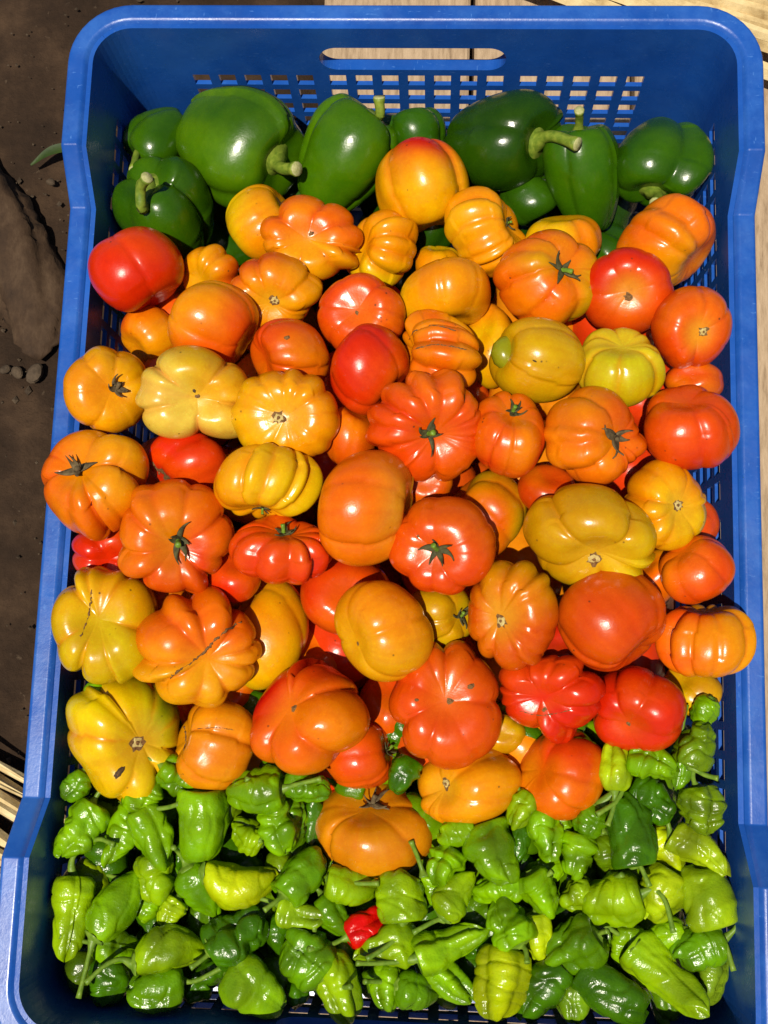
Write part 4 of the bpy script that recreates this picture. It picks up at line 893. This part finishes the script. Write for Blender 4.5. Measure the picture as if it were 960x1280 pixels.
HOT = [
  (2, -0.1692, -0.1885, -0.0330, 0.0345, 0.0235, (0.4426, 0.8840, -0.1505), 'bonnet', 0.80, 4, (104, 166, 6), (82, 131, 4), None, True, 'bumpy green hot pepper touching the left wall, highest one on that side'),
  (5, -0.1279, -0.1895, -0.0333, 0.0364, 0.0234, (-0.4449, 0.8849, 0.1377), 'bonnet', 0.50, 4, (104, 166, 6), (78, 125, 4), [(0.0062, 0.0166, 0.0064), (0.0149, 0.0194, 0.0104)], True, 'green hot pepper with thin arched stem, left of the upright lobed one'),
  (7, -0.1015, -0.1824, -0.0316, 0.0419, 0.0287, (-0.0027, 0.9876, 0.1569), 'bell', 0.20, 3, (104, 166, 6), (80, 129, 4), None, True, 'upright smooth green hot pepper with straight lobes like a little bell'),
  (12, -0.1714, -0.2345, -0.0360, 0.0440, 0.0247, (-0.0371, 0.9709, -0.2366), 'lantern', 0.50, 3, (118, 170, 10), (91, 132, 7), [(-0.0024, 0.0305, -0.0010), (0.0045, 0.0389, 0.0030), (0.0142, 0.0436, 0.0070), (0.0239, 0.0415, 0.0110)], True, 'long knobby hot pepper with tall hooked stem, standing by the left wall'),
  (13, -0.1461, -0.2255, -0.0360, 0.0433, 0.0242, (-0.5136, -0.7627, 0.3930), 'long', 0.15, 3, (104, 166, 6), (79, 127, 4), [(-0.0110, -0.0268, 0.0122), (-0.0134, -0.0451, 0.0162)], True, 'glossy smooth oval hot pepper with long straight stem hanging down, lower left'),
  (19, -0.1153, -0.2466, -0.0360, 0.0421, 0.0249, (-0.9294, -0.1106, 0.3522), 'long', 0.35, 4, (118, 170, 10), (74, 107, 6), [(-0.0250, -0.0048, 0.0111), (-0.0322, -0.0078, 0.0151), (-0.0402, -0.0156, 0.0191)], True, 'ridged light green hot pepper lying flat with stem to the left'),
  (23, -0.1234, -0.2683, -0.0360, 0.0301, 0.0248, (0.9391, 0.1183, -0.3227), 'bonnet', 0.30, 4, (84, 144, 8), (67, 115, 6), [(0.0220, 0.0049, -0.0007), (0.0375, 0.0138, 0.0033)], True, 'smooth green hot pepper with stem pointing right, low on the left by the wall slats'),
  (26, -0.0733, -0.1619, -0.0265, 0.0312, 0.0268, (0.9915, 0.1050, 0.0773), 'bonnet', 0.50, 3, (104, 166, 6), (67, 107, 3), [(0.0240, 0.0046, 0.0051), (0.0371, 0.0083, 0.0091)], True, 'plump green hot pepper with stem to the right, under the large red-creased tomato'),
  (33, -0.0800, -0.2137, -0.0360, 0.0421, 0.0259, (-0.9823, 0.0388, 0.1835), 'long', 0.15, 3, (194, 200, 14), (150, 154, 10), None, True, 'yellow-lime smooth hot pepper lying flat, brightest on the left half'),
  (38, -0.0791, -0.2398, -0.0360, 0.0339, 0.0320, (-0.8004, -0.5775, 0.1605), 'bonnet', 1.00, 3, (54, 108, 8), (40, 81, 6), [(-0.0168, -0.0099, 0.0066), (-0.0234, -0.0146, 0.0106)], True, 'very dark crinkled hot pepper with many knobs, lower left'),
  (40, -0.0427, -0.2481, -0.0360, 0.0314, 0.0300, (0.7827, -0.5805, 0.2246), 'round', 0.50, 4, (84, 144, 8), (54, 92, 5), None, True, 'round mid-green hot pepper with dimpled skin, lower left of the red one'),
  (43, -0.0682, -0.2657, -0.0360, 0.0362, 0.0308, (-0.8807, 0.4716, -0.0449), 'bonnet', 0.25, 4, (140, 176, 24), (99, 125, 17), None, True, 'broad lime hot pepper with smooth folds, at the bottom left by the slats'),
  (49, 0.0359, -0.2382, -0.0360, 0.0425, 0.0238, (-0.9043, -0.3888, 0.1764), 'lantern', 0.50, 4, (140, 178, 12), (110, 140, 9), [(-0.0277, -0.0088, 0.0076), (-0.0402, -0.0093, 0.0116), (-0.0504, -0.0088, 0.0156)], True, 'lime knobby hot pepper pointing to the upper right, long stem to its left'),
  (53, 0.0617, -0.2578, -0.0360, 0.0367, 0.0314, (0.1856, 0.9629, -0.1959), 'bonnet', 0.30, 4, (194, 200, 14), (137, 142, 9), None, True, 'bright yellow-lime blocky hot pepper, bottom right of centre'),
  (61, 0.0558, -0.1918, -0.0338, 0.0346, 0.0292, (-0.3352, 0.9313, -0.1426), 'bonnet', 0.50, 3, (104, 166, 6), (65, 103, 3), None, True, 'big folded green hot pepper below the blocky golden orange tomato'),
  (73, 0.1285, -0.1740, -0.0295, 0.0404, 0.0272, (0.1826, -0.9688, 0.1676), 'bell', 0.10, 4, (54, 108, 8), (39, 79, 5), [(0.0041, -0.0185, 0.0073), (0.0083, -0.0282, 0.0113)], True, 'large smooth dark green hot pepper with thick stem hanging down'),
  (96, 0.1506, -0.2519, -0.0360, 0.0504, 0.0269, (-0.7407, 0.5948, -0.3124), 'lantern', 0.40, 4, (122, 176, 18), (84, 121, 12), [(-0.0219, 0.0180, -0.0036), (-0.0360, 0.0276, 0.0004)], True, 'largest light green hot pepper pointing to the lower right corner'),
  (88, 0.1193, -0.2132, -0.0362, 0.0336, 0.0299, (0.9441, 0.2691, 0.1906), 'bonnet', 0.40, 3, (118, 170, 10), (88, 128, 7), [(0.0219, 0.0078, 0.0071), (0.0270, 0.0022, 0.0111), (0.0301, -0.0120, 0.0151)], True, 'three-lobed lime hot pepper with arching thin stem to the right'),
  (94, 0.0995, -0.2384, -0.0362, 0.0325, 0.0289, (0.8156, 0.5246, 0.2440), 'bonnet', 0.60, 4, (84, 144, 8), (56, 97, 5), [(0.0140, 0.0103, 0.0077), (0.0168, 0.0120, 0.0117)], True, 'four-knobbed mid-green hot pepper, lower right of centre'),
  (47, 0.0074, -0.2148, -0.0365, 0.0275, 0.0275, (0.1433, -0.9777, 0.1537), 'bell', 0.25, 4, (118, 170, 10), (89, 128, 7), [(-0.0005, -0.0190, 0.0061), (-0.0070, -0.0249, 0.0101), (-0.0167, -0.0304, 0.0141)], True, 'squat light green hot pepper with stem curving down, right above the red one'),
  (55, 0.0647, -0.2265, -0.0365, 0.0279, 0.0256, (0.4657, -0.7958, 0.3870), 'bonnet', 0.80, 4, (104, 166, 6), (70, 113, 4), [(0.0092, -0.0119, 0.0091), (0.0098, -0.0174, 0.0131)], True, 'knobby green hot pepper with short stem down, above the yellow-lime blocky one'),
  (60, 0.0294, -0.1994, -0.0361, 0.0240, 0.0222, (0.5008, 0.8596, -0.1019), 'bonnet', 0.80, 4, (104, 166, 6), (76, 121, 4), None, True, 'three-knobbed shiny green hot pepper right of the amber tomato'),
  (80, 0.1665, -0.1641, -0.0276, 0.0264, 0.0254, (-0.1703, 0.9849, -0.0305), 'bonnet', 1.00, 4, (112, 136, 16), (82, 100, 11), [(-0.0056, 0.0175, 0.0036), (-0.0056, 0.0244, 0.0076)], True, 'olive bumpy hot pepper by the right wall, with stem pointing up'),
  (90, 0.1695, -0.2082, -0.0365, 0.0335, 0.0290, (0.2865, -0.9496, 0.1274), 'bell', 0.25, 3, (150, 172, 24), (102, 117, 16), [(0.0084, -0.0225, 0.0061), (0.0117, -0.0357, 0.0101)], True, 'broad olive-lime hot pepper by the right wall with thick stem down'),
  (97, 0.1202, -0.2602, -0.0365, 0.0419, 0.0243, (-0.8666, 0.4772, -0.1461), 'bell', 0.25, 3, (54, 108, 8), (39, 78, 5), None, True, 'long dark glossy hot pepper left of the largest light green one'),
  (35, -0.0460, -0.2058, -0.0369, 0.0321, 0.0224, (-0.5877, -0.7063, 0.3946), 'bell', 0.30, 4, (84, 144, 8), (66, 113, 6), [(-0.0124, -0.0129, 0.0100), (-0.0184, -0.0174, 0.0140)], True, "dark lobed hot pepper with stem to the lower left, left of the amber tomato's base"),
  (42, -0.0245, -0.2644, -0.0369, 0.0371, 0.0264, (-0.4750, 0.8762, -0.0817), 'bonnet', 0.60, 4, (118, 170, 10), (94, 135, 7), None, True, 'light green blocky hot pepper below the round mid-green one'),
  (68, 0.0816, -0.2119, -0.0369, 0.0264, 0.0221, (-0.4923, 0.8683, 0.0604), 'bonnet', 0.40, 4, (104, 166, 6), (74, 119, 4), None, True, 'plump shiny green hot pepper right of centre in the pepper bed'),
  (77, 0.1625, -0.1293, -0.0193, 0.0254, 0.0218, (-0.3573, -0.9334, 0.0342), 'bonnet', 0.90, 3, (112, 136, 16), (77, 94, 11), [(0.0021, -0.0149, 0.0044), (0.0085, -0.0164, 0.0084)], True, 'olive bumpy hot pepper by the right wall, highest of the two bumpy ones'),
  (29, -0.0605, -0.1823, -0.0329, 0.0288, 0.0206, (-0.3654, 0.9165, -0.1630), 'bonnet', 1.00, 4, (104, 166, 6), (82, 132, 4), None, True, 'wrinkled shiny hot pepper below the plump one, left of the amber tomato'),
  (48, -0.0000, -0.2421, -0.0374, 0.0372, 0.0256, (0.9332, 0.3235, -0.1565), 'cone', 0.70, 4, (118, 170, 10), (75, 109, 6), None, True, 'light green hot pepper crossed by two thin stems, below the red one'),
  (74, 0.1404, -0.1393, -0.0223, 0.0272, 0.0201, (-0.9516, 0.1697, -0.2564), 'bonnet', 0.80, 4, (104, 166, 6), (69, 110, 3), None, True, 'knobby green hot pepper directly under the split red tomato'),
  (36, -0.0456, -0.2272, -0.0379, 0.0268, 0.0187, (-0.9710, 0.2380, -0.0232), 'lantern', 0.40, 4, (150, 178, 26), (110, 130, 19), None, True, 'small lime hot pepper with dark blossom spot, above the round mid-green one'),
  (56, 0.0370, -0.2126, -0.0379, 0.0302, 0.0213, (-0.5766, -0.8012, 0.1599), 'cone', 0.20, 3, (118, 170, 10), (93, 134, 7), [(-0.0117, -0.0141, 0.0063), (-0.0225, -0.0195, 0.0103)], True, 'drop-shaped light green hot pepper with its tip up'),
  (91, 0.1654, -0.2356, -0.0379, 0.0290, 0.0245, (0.9190, 0.3936, 0.0241), 'bonnet', 0.25, 4, (84, 144, 8), (54, 93, 5), [(0.0200, 0.0134, 0.0043), (0.0217, 0.0288, 0.0083)], True, 'plump green hot pepper below the broad olive-lime one'),
  (46, -0.0193, -0.2125, -0.0384, 0.0288, 0.0206, (-0.9716, 0.1878, 0.1438), 'bonnet', 0.40, 3, (118, 170, 10), (85, 122, 7), [(0.0025, 0.0036, 0.0060), (0.0151, 0.0047, 0.0100)], True, 'light green lobed hot pepper just under the amber tomato, left of the striped one'),
  (98, 0.0826, -0.2615, -0.0384, 0.0370, 0.0236, (0.6398, 0.7686, 0.0046), 'bonnet', 0.40, 4, (54, 108, 8), (33, 66, 4), None, True, 'dark green hot pepper right of the bright yellow-lime blocky one'),
  (30, -0.0529, -0.1799, -0.0442, 0.0292, 0.0192, (-0.1054, 0.9837, -0.1460), 'bonnet', 1.00, 3, (84, 144, 8), (56, 96, 5), None, True, 'wrinkled dark hot pepper next to the amber tomato, overlapping its shiny twin'),
  (51, 0.0177, -0.2646, -0.0397, 0.0263, 0.0211, (-0.9525, 0.2227, 0.2077), 'cone', 0.20, 4, (84, 144, 8), (55, 95, 5), None, True, 'pointed green hot pepper at the bottom centre with its tip right'),
  (64, 0.0845, -0.1804, -0.0346, 0.0285, 0.0204, (-0.1529, 0.9642, -0.2169), 'bonnet', 0.70, 3, (104, 166, 6), (73, 117, 4), None, True, 'green knobby hot pepper just under the plain orange tomato'),
  (82, 0.1679, -0.1869, -0.0362, 0.0362, 0.0221, (-0.8398, 0.5013, -0.2083), 'lantern', 0.40, 4, (166, 184, 36), (105, 116, 22), [(-0.0183, 0.0164, 0.0003), (-0.0233, 0.0274, 0.0043)], True, 'pale yellowish long hot pepper lying against the right wall'),
  (84, 0.1011, -0.1909, -0.0371, 0.0250, 0.0213, (0.1742, 0.9847, -0.0017), 'bonnet', 0.90, 4, (104, 166, 6), (66, 106, 3), None, True, "crinkled green hot pepper left of the large dark one's base"),
  (45, -0.0093, -0.2319, -0.0423, 0.0281, 0.0197, (-0.8399, -0.4529, 0.2990), 'bonnet', 0.40, 3, (214, 14, 16), (190, 8, 10), None, True, 'only red hot pepper, among the green ones under the amber tomato'),
  (59, 0.0332, -0.1917, -0.0457, 0.0163, 0.0145, (0.5017, 0.8576, -0.1135), 'bonnet', 0.60, 3, (104, 166, 6), (73, 117, 4), None, True, 'small knob of green hot pepper on top of the three-knobbed one'),
  (87, 0.1020, -0.2125, -0.0403, 0.0209, 0.0186, (0.8246, 0.5165, 0.2309), 'bonnet', 0.80, 3, (118, 170, 10), (77, 111, 6), None, True, 'small knobby light green hot pepper left of the three-lobed lime one'),
  (89, 0.1463, -0.2103, -0.0403, 0.0301, 0.0283, (0.5098, 0.8603, -0.0046), 'bonnet', 0.40, 3, (176, 192, 30), (116, 126, 19), None, True, 'yellowish lime hot pepper under the arching thin stem'),
  (1, -0.1730, -0.1642, -0.0320, 0.0183, 0.0154, (0.4856, 0.8670, -0.1116), 'round', 0.50, 4, (84, 144, 8), (58, 100, 5), None, True, 'green hot pepper half hidden under the yellow and olive tomato, by left wall'),
  (3, -0.1475, -0.1909, -0.0384, 0.0369, 0.0191, (0.2583, 0.9658, -0.0224), 'long', 1.00, 4, (104, 166, 6), (67, 108, 3), None, True, 'wrinkled narrow green hot pepper between two smoother ones, upper left of pepper bed'),
  (4, -0.1342, -0.1659, -0.0324, 0.0245, 0.0208, (-0.4876, -0.8672, 0.1011), 'round', 0.80, 4, (104, 166, 6), (66, 106, 3), None, True, 'crinkled green hot pepper poking out under the big yellow and olive tomato'),
  (6, -0.1142, -0.1581, -0.0305, 0.0262, 0.0208, (-0.8541, 0.4984, 0.1488), 'bonnet', 0.80, 4, (104, 166, 6), (69, 110, 3), None, True, 'knobby green hot pepper right below the folded yellow-orange tomato'),
  (14, -0.1279, -0.2130, -0.0410, 0.0283, 0.0226, (-0.1769, 0.9842, 0.0016), 'bonnet', 0.70, 3, (118, 170, 10), (92, 133, 7), None, True, 'lobed lime-tipped hot pepper right of the glossy oval one'),
  (16, -0.1018, -0.2187, -0.0410, 0.0344, 0.0226, (-0.5273, 0.8245, 0.2052), 'cone', 0.20, 3, (84, 144, 8), (63, 109, 6), None, True, 'smooth pear-shaped green hot pepper left of the yellow-lime one'),
  (17, -0.1184, -0.2299, -0.0410, 0.0163, 0.0153, (0.4703, 0.8644, -0.1779), 'bonnet', 0.50, 4, (172, 196, 26), (133, 152, 20), None, True, 'tiny yellow-lime lobed hot pepper above the ridged horizontal one'),
  (20, -0.1468, -0.2482, -0.0410, 0.0250, 0.0189, (-0.8707, 0.2153, 0.4423), 'bonnet', 0.40, 3, (104, 166, 6), (64, 103, 3), None, True, 'green hot pepper under the glossy oval one, left of the ridged flat one'),
  (27, -0.0447, -0.1595, -0.0309, 0.0269, 0.0179, (-0.9755, 0.1761, 0.1319), 'round', 0.90, 4, (84, 144, 8), (56, 97, 5), None, True, 'shaded green hot pepper behind the stem of the plump one'),
  (28, -0.0782, -0.1869, -0.0375, 0.0208, 0.0190, (0.8688, -0.4926, -0.0509), 'bonnet', 0.80, 4, (118, 170, 10), (91, 131, 7), [(-0.0005, -0.0047, 0.0035), (0.0100, -0.0012, 0.0075)], True, 'small knobby lime hot pepper right of the upright bell-like one'),
  (37, -0.0285, -0.2283, -0.0410, 0.0259, 0.0170, (-0.6511, 0.7554, -0.0742), 'bonnet', 0.40, 4, (84, 144, 8), (58, 99, 5), None, True, 'dark glossy hot pepper touching the left of the red one'),
  (50, 0.0001, -0.2641, -0.0410, 0.0239, 0.0186, (-0.0115, 0.9525, -0.3044), 'bonnet', 0.30, 4, (104, 166, 6), (79, 126, 4), None, True, 'small green hot pepper at the bottom, left of the pointed one'),
  (52, 0.0347, -0.2585, -0.0410, 0.0328, 0.0185, (-0.7588, 0.6015, -0.2500), 'bonnet', 0.40, 4, (104, 166, 6), (77, 123, 4), None, True, 'glossy hot pepper leaning right under the lime knobby one'),
  (57, 0.0245, -0.2116, -0.0410, 0.0165, 0.0098, (-0.3345, 0.9407, 0.0573), 'long', 0.30, 3, (140, 178, 12), (104, 132, 8), None, True, 'slim lime hot pepper bit left of the drop-shaped one'),
  (58, 0.0363, -0.1802, -0.0359, 0.0219, 0.0170, (0.9588, 0.1929, 0.2085), 'round', 0.20, 4, (140, 178, 12), (100, 127, 8), [(0.0123, 0.0033, 0.0062), (0.0142, 0.0030, 0.0102)], True, 'smooth lime hot pepper under the blocky golden orange tomato'),
  (62, 0.0702, -0.1863, -0.0373, 0.0224, 0.0125, (0.1740, 0.9847, -0.0104), 'long', 0.40, 3, (54, 108, 8), (41, 83, 6), None, True, 'dark slim hot pepper right beside the big folded one'),
  (63, 0.0709, -0.1681, -0.0330, 0.0222, 0.0169, (0.5037, 0.8633, -0.0320), 'bonnet', 0.50, 3, (118, 170, 10), (79, 114, 6), None, True, 'light green hot pepper between the golden and the plain orange tomatoes'),
  (67, 0.0591, -0.2098, -0.0410, 0.0275, 0.0187, (0.9452, 0.2038, 0.2553), 'round', 0.90, 4, (104, 166, 6), (82, 131, 4), None, True, 'wrinkled green hot pepper below the big folded one'),
  (70, 0.0817, -0.2353, -0.0410, 0.0273, 0.0168, (-0.1720, 0.9847, 0.0288), 'bonnet', 0.20, 4, (176, 190, 26), (139, 150, 20), None, True, 'yellowish smooth hot pepper squeezed left of the four-knobbed one'),
  (72, 0.1209, -0.1424, -0.0266, 0.0257, 0.0194, (-0.0209, -0.9908, 0.1339), 'round', 0.10, 4, (176, 196, 34), (128, 143, 24), None, True, 'pale lime smooth hot pepper between the plain orange and split red tomatoes'),
  (75, 0.1075, -0.1728, -0.0341, 0.0217, 0.0177, (0.4721, 0.8650, 0.1703), 'long', 0.40, 4, (84, 144, 8), (56, 97, 5), [(0.0166, 0.0191, 0.0058), (0.0130, 0.0123, 0.0098), (0.0023, 0.0057, 0.0138)], True, 'green hot pepper with curved stem reaching up, left of the large dark one'),
  (76, 0.1552, -0.1428, -0.0268, 0.0238, 0.0132, (0.1071, 0.9905, -0.0857), 'long', 0.15, 4, (84, 144, 8), (57, 99, 5), None, True, 'slim smooth dark hot pepper between two knobby ones at the upper right'),
  (79, 0.1410, -0.1607, -0.0351, 0.0279, 0.0240, (-0.8621, 0.5051, -0.0410), 'bonnet', 0.80, 3, (54, 108, 8), (43, 86, 6), None, True, 'crinkled dark hot pepper right of the large smooth dark one'),
  (81, 0.1505, -0.1865, -0.0432, 0.0287, 0.0215, (-0.5960, 0.7491, -0.2890), 'cone', 0.30, 3, (194, 200, 14), (131, 135, 9), None, True, 'bright yellow-lime pointed hot pepper right of the large dark one'),
  (85, 0.1175, -0.1896, -0.0381, 0.0228, 0.0151, (-0.1816, 0.9809, 0.0701), 'long', 0.40, 3, (112, 136, 16), (82, 100, 11), None, True, "olive narrow hot pepper touching the large dark one's left side"),
  (99, 0.1011, -0.2657, -0.0410, 0.0228, 0.0201, (0.2055, 0.9454, -0.2530), 'round', 0.20, 4, (120, 150, 30), (79, 99, 19), None, True, 'olive-lime hot pepper at the bottom below the four-knobbed one'),
  (69, 0.0833, -0.2014, -0.0474, 0.0235, 0.0153, (0.9431, 0.3326, -0.0007), 'round', 0.70, 4, (104, 166, 6), (73, 117, 4), None, True, 'wrinkled green hot pepper right above the plump shiny one'),
  (83, 0.0939, -0.1784, -0.0427, 0.0199, 0.0135, (-0.0015, 0.9999, 0.0133), 'long', 0.60, 4, (104, 166, 6), (67, 107, 3), None, True, 'narrow green hot pepper right of the knobby one under the plain orange tomato'),
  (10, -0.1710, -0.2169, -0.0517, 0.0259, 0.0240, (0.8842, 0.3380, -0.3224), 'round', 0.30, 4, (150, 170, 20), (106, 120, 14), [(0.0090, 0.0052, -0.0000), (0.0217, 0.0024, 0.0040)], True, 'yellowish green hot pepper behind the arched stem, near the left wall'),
  (22, -0.1510, -0.2681, -0.0457, 0.0254, 0.0243, (-0.0285, 0.9942, -0.1040), 'round', 0.20, 4, (54, 108, 8), (35, 71, 5), None, True, 'dark round hot pepper tinted as shaded, lower left'),  # dark green includes the shadow of the near wall
  (92, 0.1494, -0.2310, -0.0457, 0.0238, 0.0169, (0.8615, 0.3710, 0.3467), 'round', 0.30, 4, (140, 178, 12), (111, 142, 9), None, True, 'lime hot pepper behind, left of the plump green one'),
  (93, 0.1297, -0.2384, -0.0457, 0.0233, 0.0195, (0.1773, 0.9840, -0.0193), 'bonnet', 0.50, 4, (140, 178, 12), (102, 130, 8), None, True, 'ribbed lime hot pepper under the stem of the largest lime one'),
  (100, 0.1735, -0.2514, -0.0457, 0.0283, 0.0185, (0.2354, 0.9401, -0.2467), 'bonnet', 0.50, 3, (120, 144, 44), (84, 101, 31), None, True, 'dull olive curled hot pepper in the lower right corner'),
  (78, 0.1675, -0.1121, -0.0254, 0.0173, 0.0150, (0.4171, 0.8407, 0.3453), 'round', 0.15, 4, (104, 166, 6), (68, 108, 3), None, True, 'small smooth green hot pepper under the olive-gold tomato at right wall'),
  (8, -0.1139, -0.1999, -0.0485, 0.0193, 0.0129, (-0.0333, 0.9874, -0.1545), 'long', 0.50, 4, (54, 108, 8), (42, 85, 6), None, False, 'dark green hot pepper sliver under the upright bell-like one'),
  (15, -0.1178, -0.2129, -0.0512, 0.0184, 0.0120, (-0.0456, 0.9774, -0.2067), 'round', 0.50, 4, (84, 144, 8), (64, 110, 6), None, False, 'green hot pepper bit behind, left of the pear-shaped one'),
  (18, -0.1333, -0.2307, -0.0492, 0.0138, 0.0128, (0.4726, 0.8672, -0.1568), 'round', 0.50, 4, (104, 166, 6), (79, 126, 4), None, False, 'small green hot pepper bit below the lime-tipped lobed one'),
  (21, -0.1680, -0.2655, -0.0492, 0.0251, 0.0191, (-0.0058, 0.9998, -0.0193), 'round', 0.30, 4, (62, 96, 22), (48, 74, 17), None, False, 'dull olive hot pepper tinted as shaded, nearest the lower left corner'),  # corner shadow is put into this dark olive
  (24, -0.0991, -0.2634, -0.0492, 0.0230, 0.0163, (0.8484, 0.5222, -0.0866), 'round', 1.00, 4, (54, 108, 8), (38, 77, 5), None, False, 'crinkled dark hot pepper under the stem of the smooth low left one'),
  (25, -0.1033, -0.2726, -0.0512, 0.0159, 0.0136, (0.8465, 0.5313, -0.0341), 'round', 1.00, 4, (54, 108, 8), (42, 85, 6), None, False, 'dark crinkled hot pepper bit right above the wall slats, left'),
  (31, -0.0423, -0.1809, -0.0499, 0.0280, 0.0138, (0.0071, 0.9976, 0.0686), 'long', 0.40, 3, (54, 108, 8), (40, 80, 5), None, False, 'dark hot pepper in the gap left of the amber tomato'),
  (32, -0.0891, -0.1741, -0.0424, 0.0156, 0.0137, (-0.0096, 0.9985, -0.0536), 'round', 0.40, 4, (112, 136, 16), (85, 104, 12), None, False, 'olive hot pepper bit right of the upright bell-like one'),
  (34, -0.0604, -0.2057, -0.0492, 0.0194, 0.0174, (0.0012, 1.0000, 0.0089), 'round', 0.30, 4, (112, 136, 16), (84, 102, 12), None, False, 'olive hot pepper behind, right above the yellow-lime flat one'),
  (39, -0.0601, -0.2396, -0.0492, 0.0245, 0.0154, (-0.0211, 0.9868, -0.1607), 'long', 0.40, 3, (54, 108, 8), (42, 85, 6), None, False, 'dark hot pepper in the gap right of the crinkled dark one'),
  (41, -0.0231, -0.2489, -0.0492, 0.0154, 0.0126, (-0.0083, 0.9937, -0.1121), 'round', 0.30, 4, (104, 166, 6), (70, 113, 4), None, False, 'green hot pepper bit just below the red one'),
  (44, -0.0476, -0.2715, -0.0492, 0.0174, 0.0135, (-0.0043, 0.9993, -0.0383), 'long', 0.40, 4, (54, 108, 8), (40, 81, 6), None, False, 'dark hot pepper between two lime ones at the bottom'),
  (54, 0.0514, -0.2424, -0.0492, 0.0198, 0.0153, (0.8636, 0.5041, 0.0118), 'round', 0.80, 4, (54, 108, 8), (42, 85, 6), None, False, 'dark wrinkled hot pepper in a gap above the bright yellow-lime blocky one'),
  (65, 0.0063, -0.1517, -0.0370, 0.0209, 0.0181, (0.4944, 0.8559, -0.1516), 'bonnet', 0.50, 4, (54, 108, 8), (37, 75, 5), None, False, 'dark hot pepper in the hole above the amber tomato'),
  (95, 0.1157, -0.2438, -0.0492, 0.0179, 0.0107, (0.0190, 0.9910, -0.1329), 'long', 0.30, 3, (104, 166, 6), (72, 115, 4), None, False, 'green hot pepper bit right of the four-knobbed one'),
  (107, -0.0644, -0.1442, -0.0352, 0.0155, 0.0127, (0.4990, 0.8662, -0.0266), 'round', 0.40, 4, (84, 144, 8), (62, 107, 5), None, False, 'green hot pepper bit between the folded and the red-creased tomatoes'),
  (109, -0.1656, -0.1127, -0.0274, 0.0137, 0.0119, (0.4767, 0.8660, -0.1508), 'round', 0.30, 4, (104, 166, 6), (79, 126, 4), None, False, 'green hot pepper bit beside the left wall above the yellow and olive tomato'),
]


for row in TOM: make_tomato(row[0], row[1:])
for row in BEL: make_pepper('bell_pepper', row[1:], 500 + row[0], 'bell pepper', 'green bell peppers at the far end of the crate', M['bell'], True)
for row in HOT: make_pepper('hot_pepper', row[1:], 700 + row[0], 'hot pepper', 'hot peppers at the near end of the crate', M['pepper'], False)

# what lies under the visible layer and carries it: nobody could count it
def buried(name, label, cat, spots, mat, cols, maker):
    V = []; F = []; C = []
    for i, (x, y, z) in enumerate(spots):
        Q, Fq = maker(i); b = len(V); V += [(q[0] + x, q[1] + y, q[2] + z) for q in Q]; F += [tuple(k + b for k in f) for f in Fq]
        C.append(np.tile(lin(cols[i % len(cols)], .8), (len(Q), 1)))
    o = mesh_obj(name, V, F, mat, None, (0, 0, 0), np.vstack(C)); tag(o, label, cat, None, 'stuff')
g = np.random.default_rng(77)
def tm(i):
    Q, cr, TH, _ = tomato_shape(7, .1, .8, (g.normal(), g.normal(), .5), 900 + i, 16, 28); return Q * .029, grid_faces(16, 28)
def pm(i):
    P, *_ = pepper_shape(['bonnet', 'long', 'round'][i % 3], .038, .026, (1, 0, 0), .6, 4, 950 + i, 22, 26)
    return P @ rot_to((g.normal(), g.normal(), .2 * g.normal()), 0).T, [f[::-1] for f in grid_faces(22, 26)]
def bm_(i):
    P, *_ = pepper_shape('bell', .065, .06, (1, 0, 0), .1, 4, 980 + i, 18, 26)
    return P @ rot_to((g.normal(), g.normal(), .2 * g.normal()), 0).T, [f[::-1] for f in grid_faces(18, 26)]
sp = []
for lev, z0 in ((0, -.074), (1, -.128), (2, -.18)):
    for y in np.arange(-.135, .16, .052):
        for x in np.arange(-.145, .15, .056): sp.append((x + g.uniform(-.006, .006) + .01 * lev, y + g.uniform(-.006, .006), z0 + g.uniform(-.006, .006)))
buried('buried_tomatoes', 'mass of tomatoes lying in the dark under the visible heap', 'tomatoes', sp, M['tomato'], [(228, 90, 16), (236, 140, 15), (220, 60, 14)], tm)
sp = []
for lev, z0 in ((0, -.060), (1, -.095), (2, -.13), (3, -.165), (4, -.2)):
    for y in np.arange(-.258, -.120, .026):
        for x in np.arange(-.158, .162, .026): sp.append((x + g.uniform(-.006, .006), y + g.uniform(-.005, .005), z0 + g.uniform(-.005, .005)))
buried('buried_hot_peppers', 'mass of green hot peppers lying in the dark under the visible ones', 'hot peppers', sp, M['pepper'], [(84, 124, 4), (110, 150, 4), (64, 108, 4)], pm)
sp = []
for lev, z0 in ((0, -.125), (1, -.18)):
    for y in (.175, .225):
        for x in np.arange(-.14, .15, .066): sp.append((x, y, z0 + g.uniform(-.008, .008)))
buried('buried_bell_peppers', 'mass of green bell peppers lying in the dark under the visible ones', 'bell peppers', sp, M['bell'], [(44, 84, 4), (36, 70, 4)], bm_)
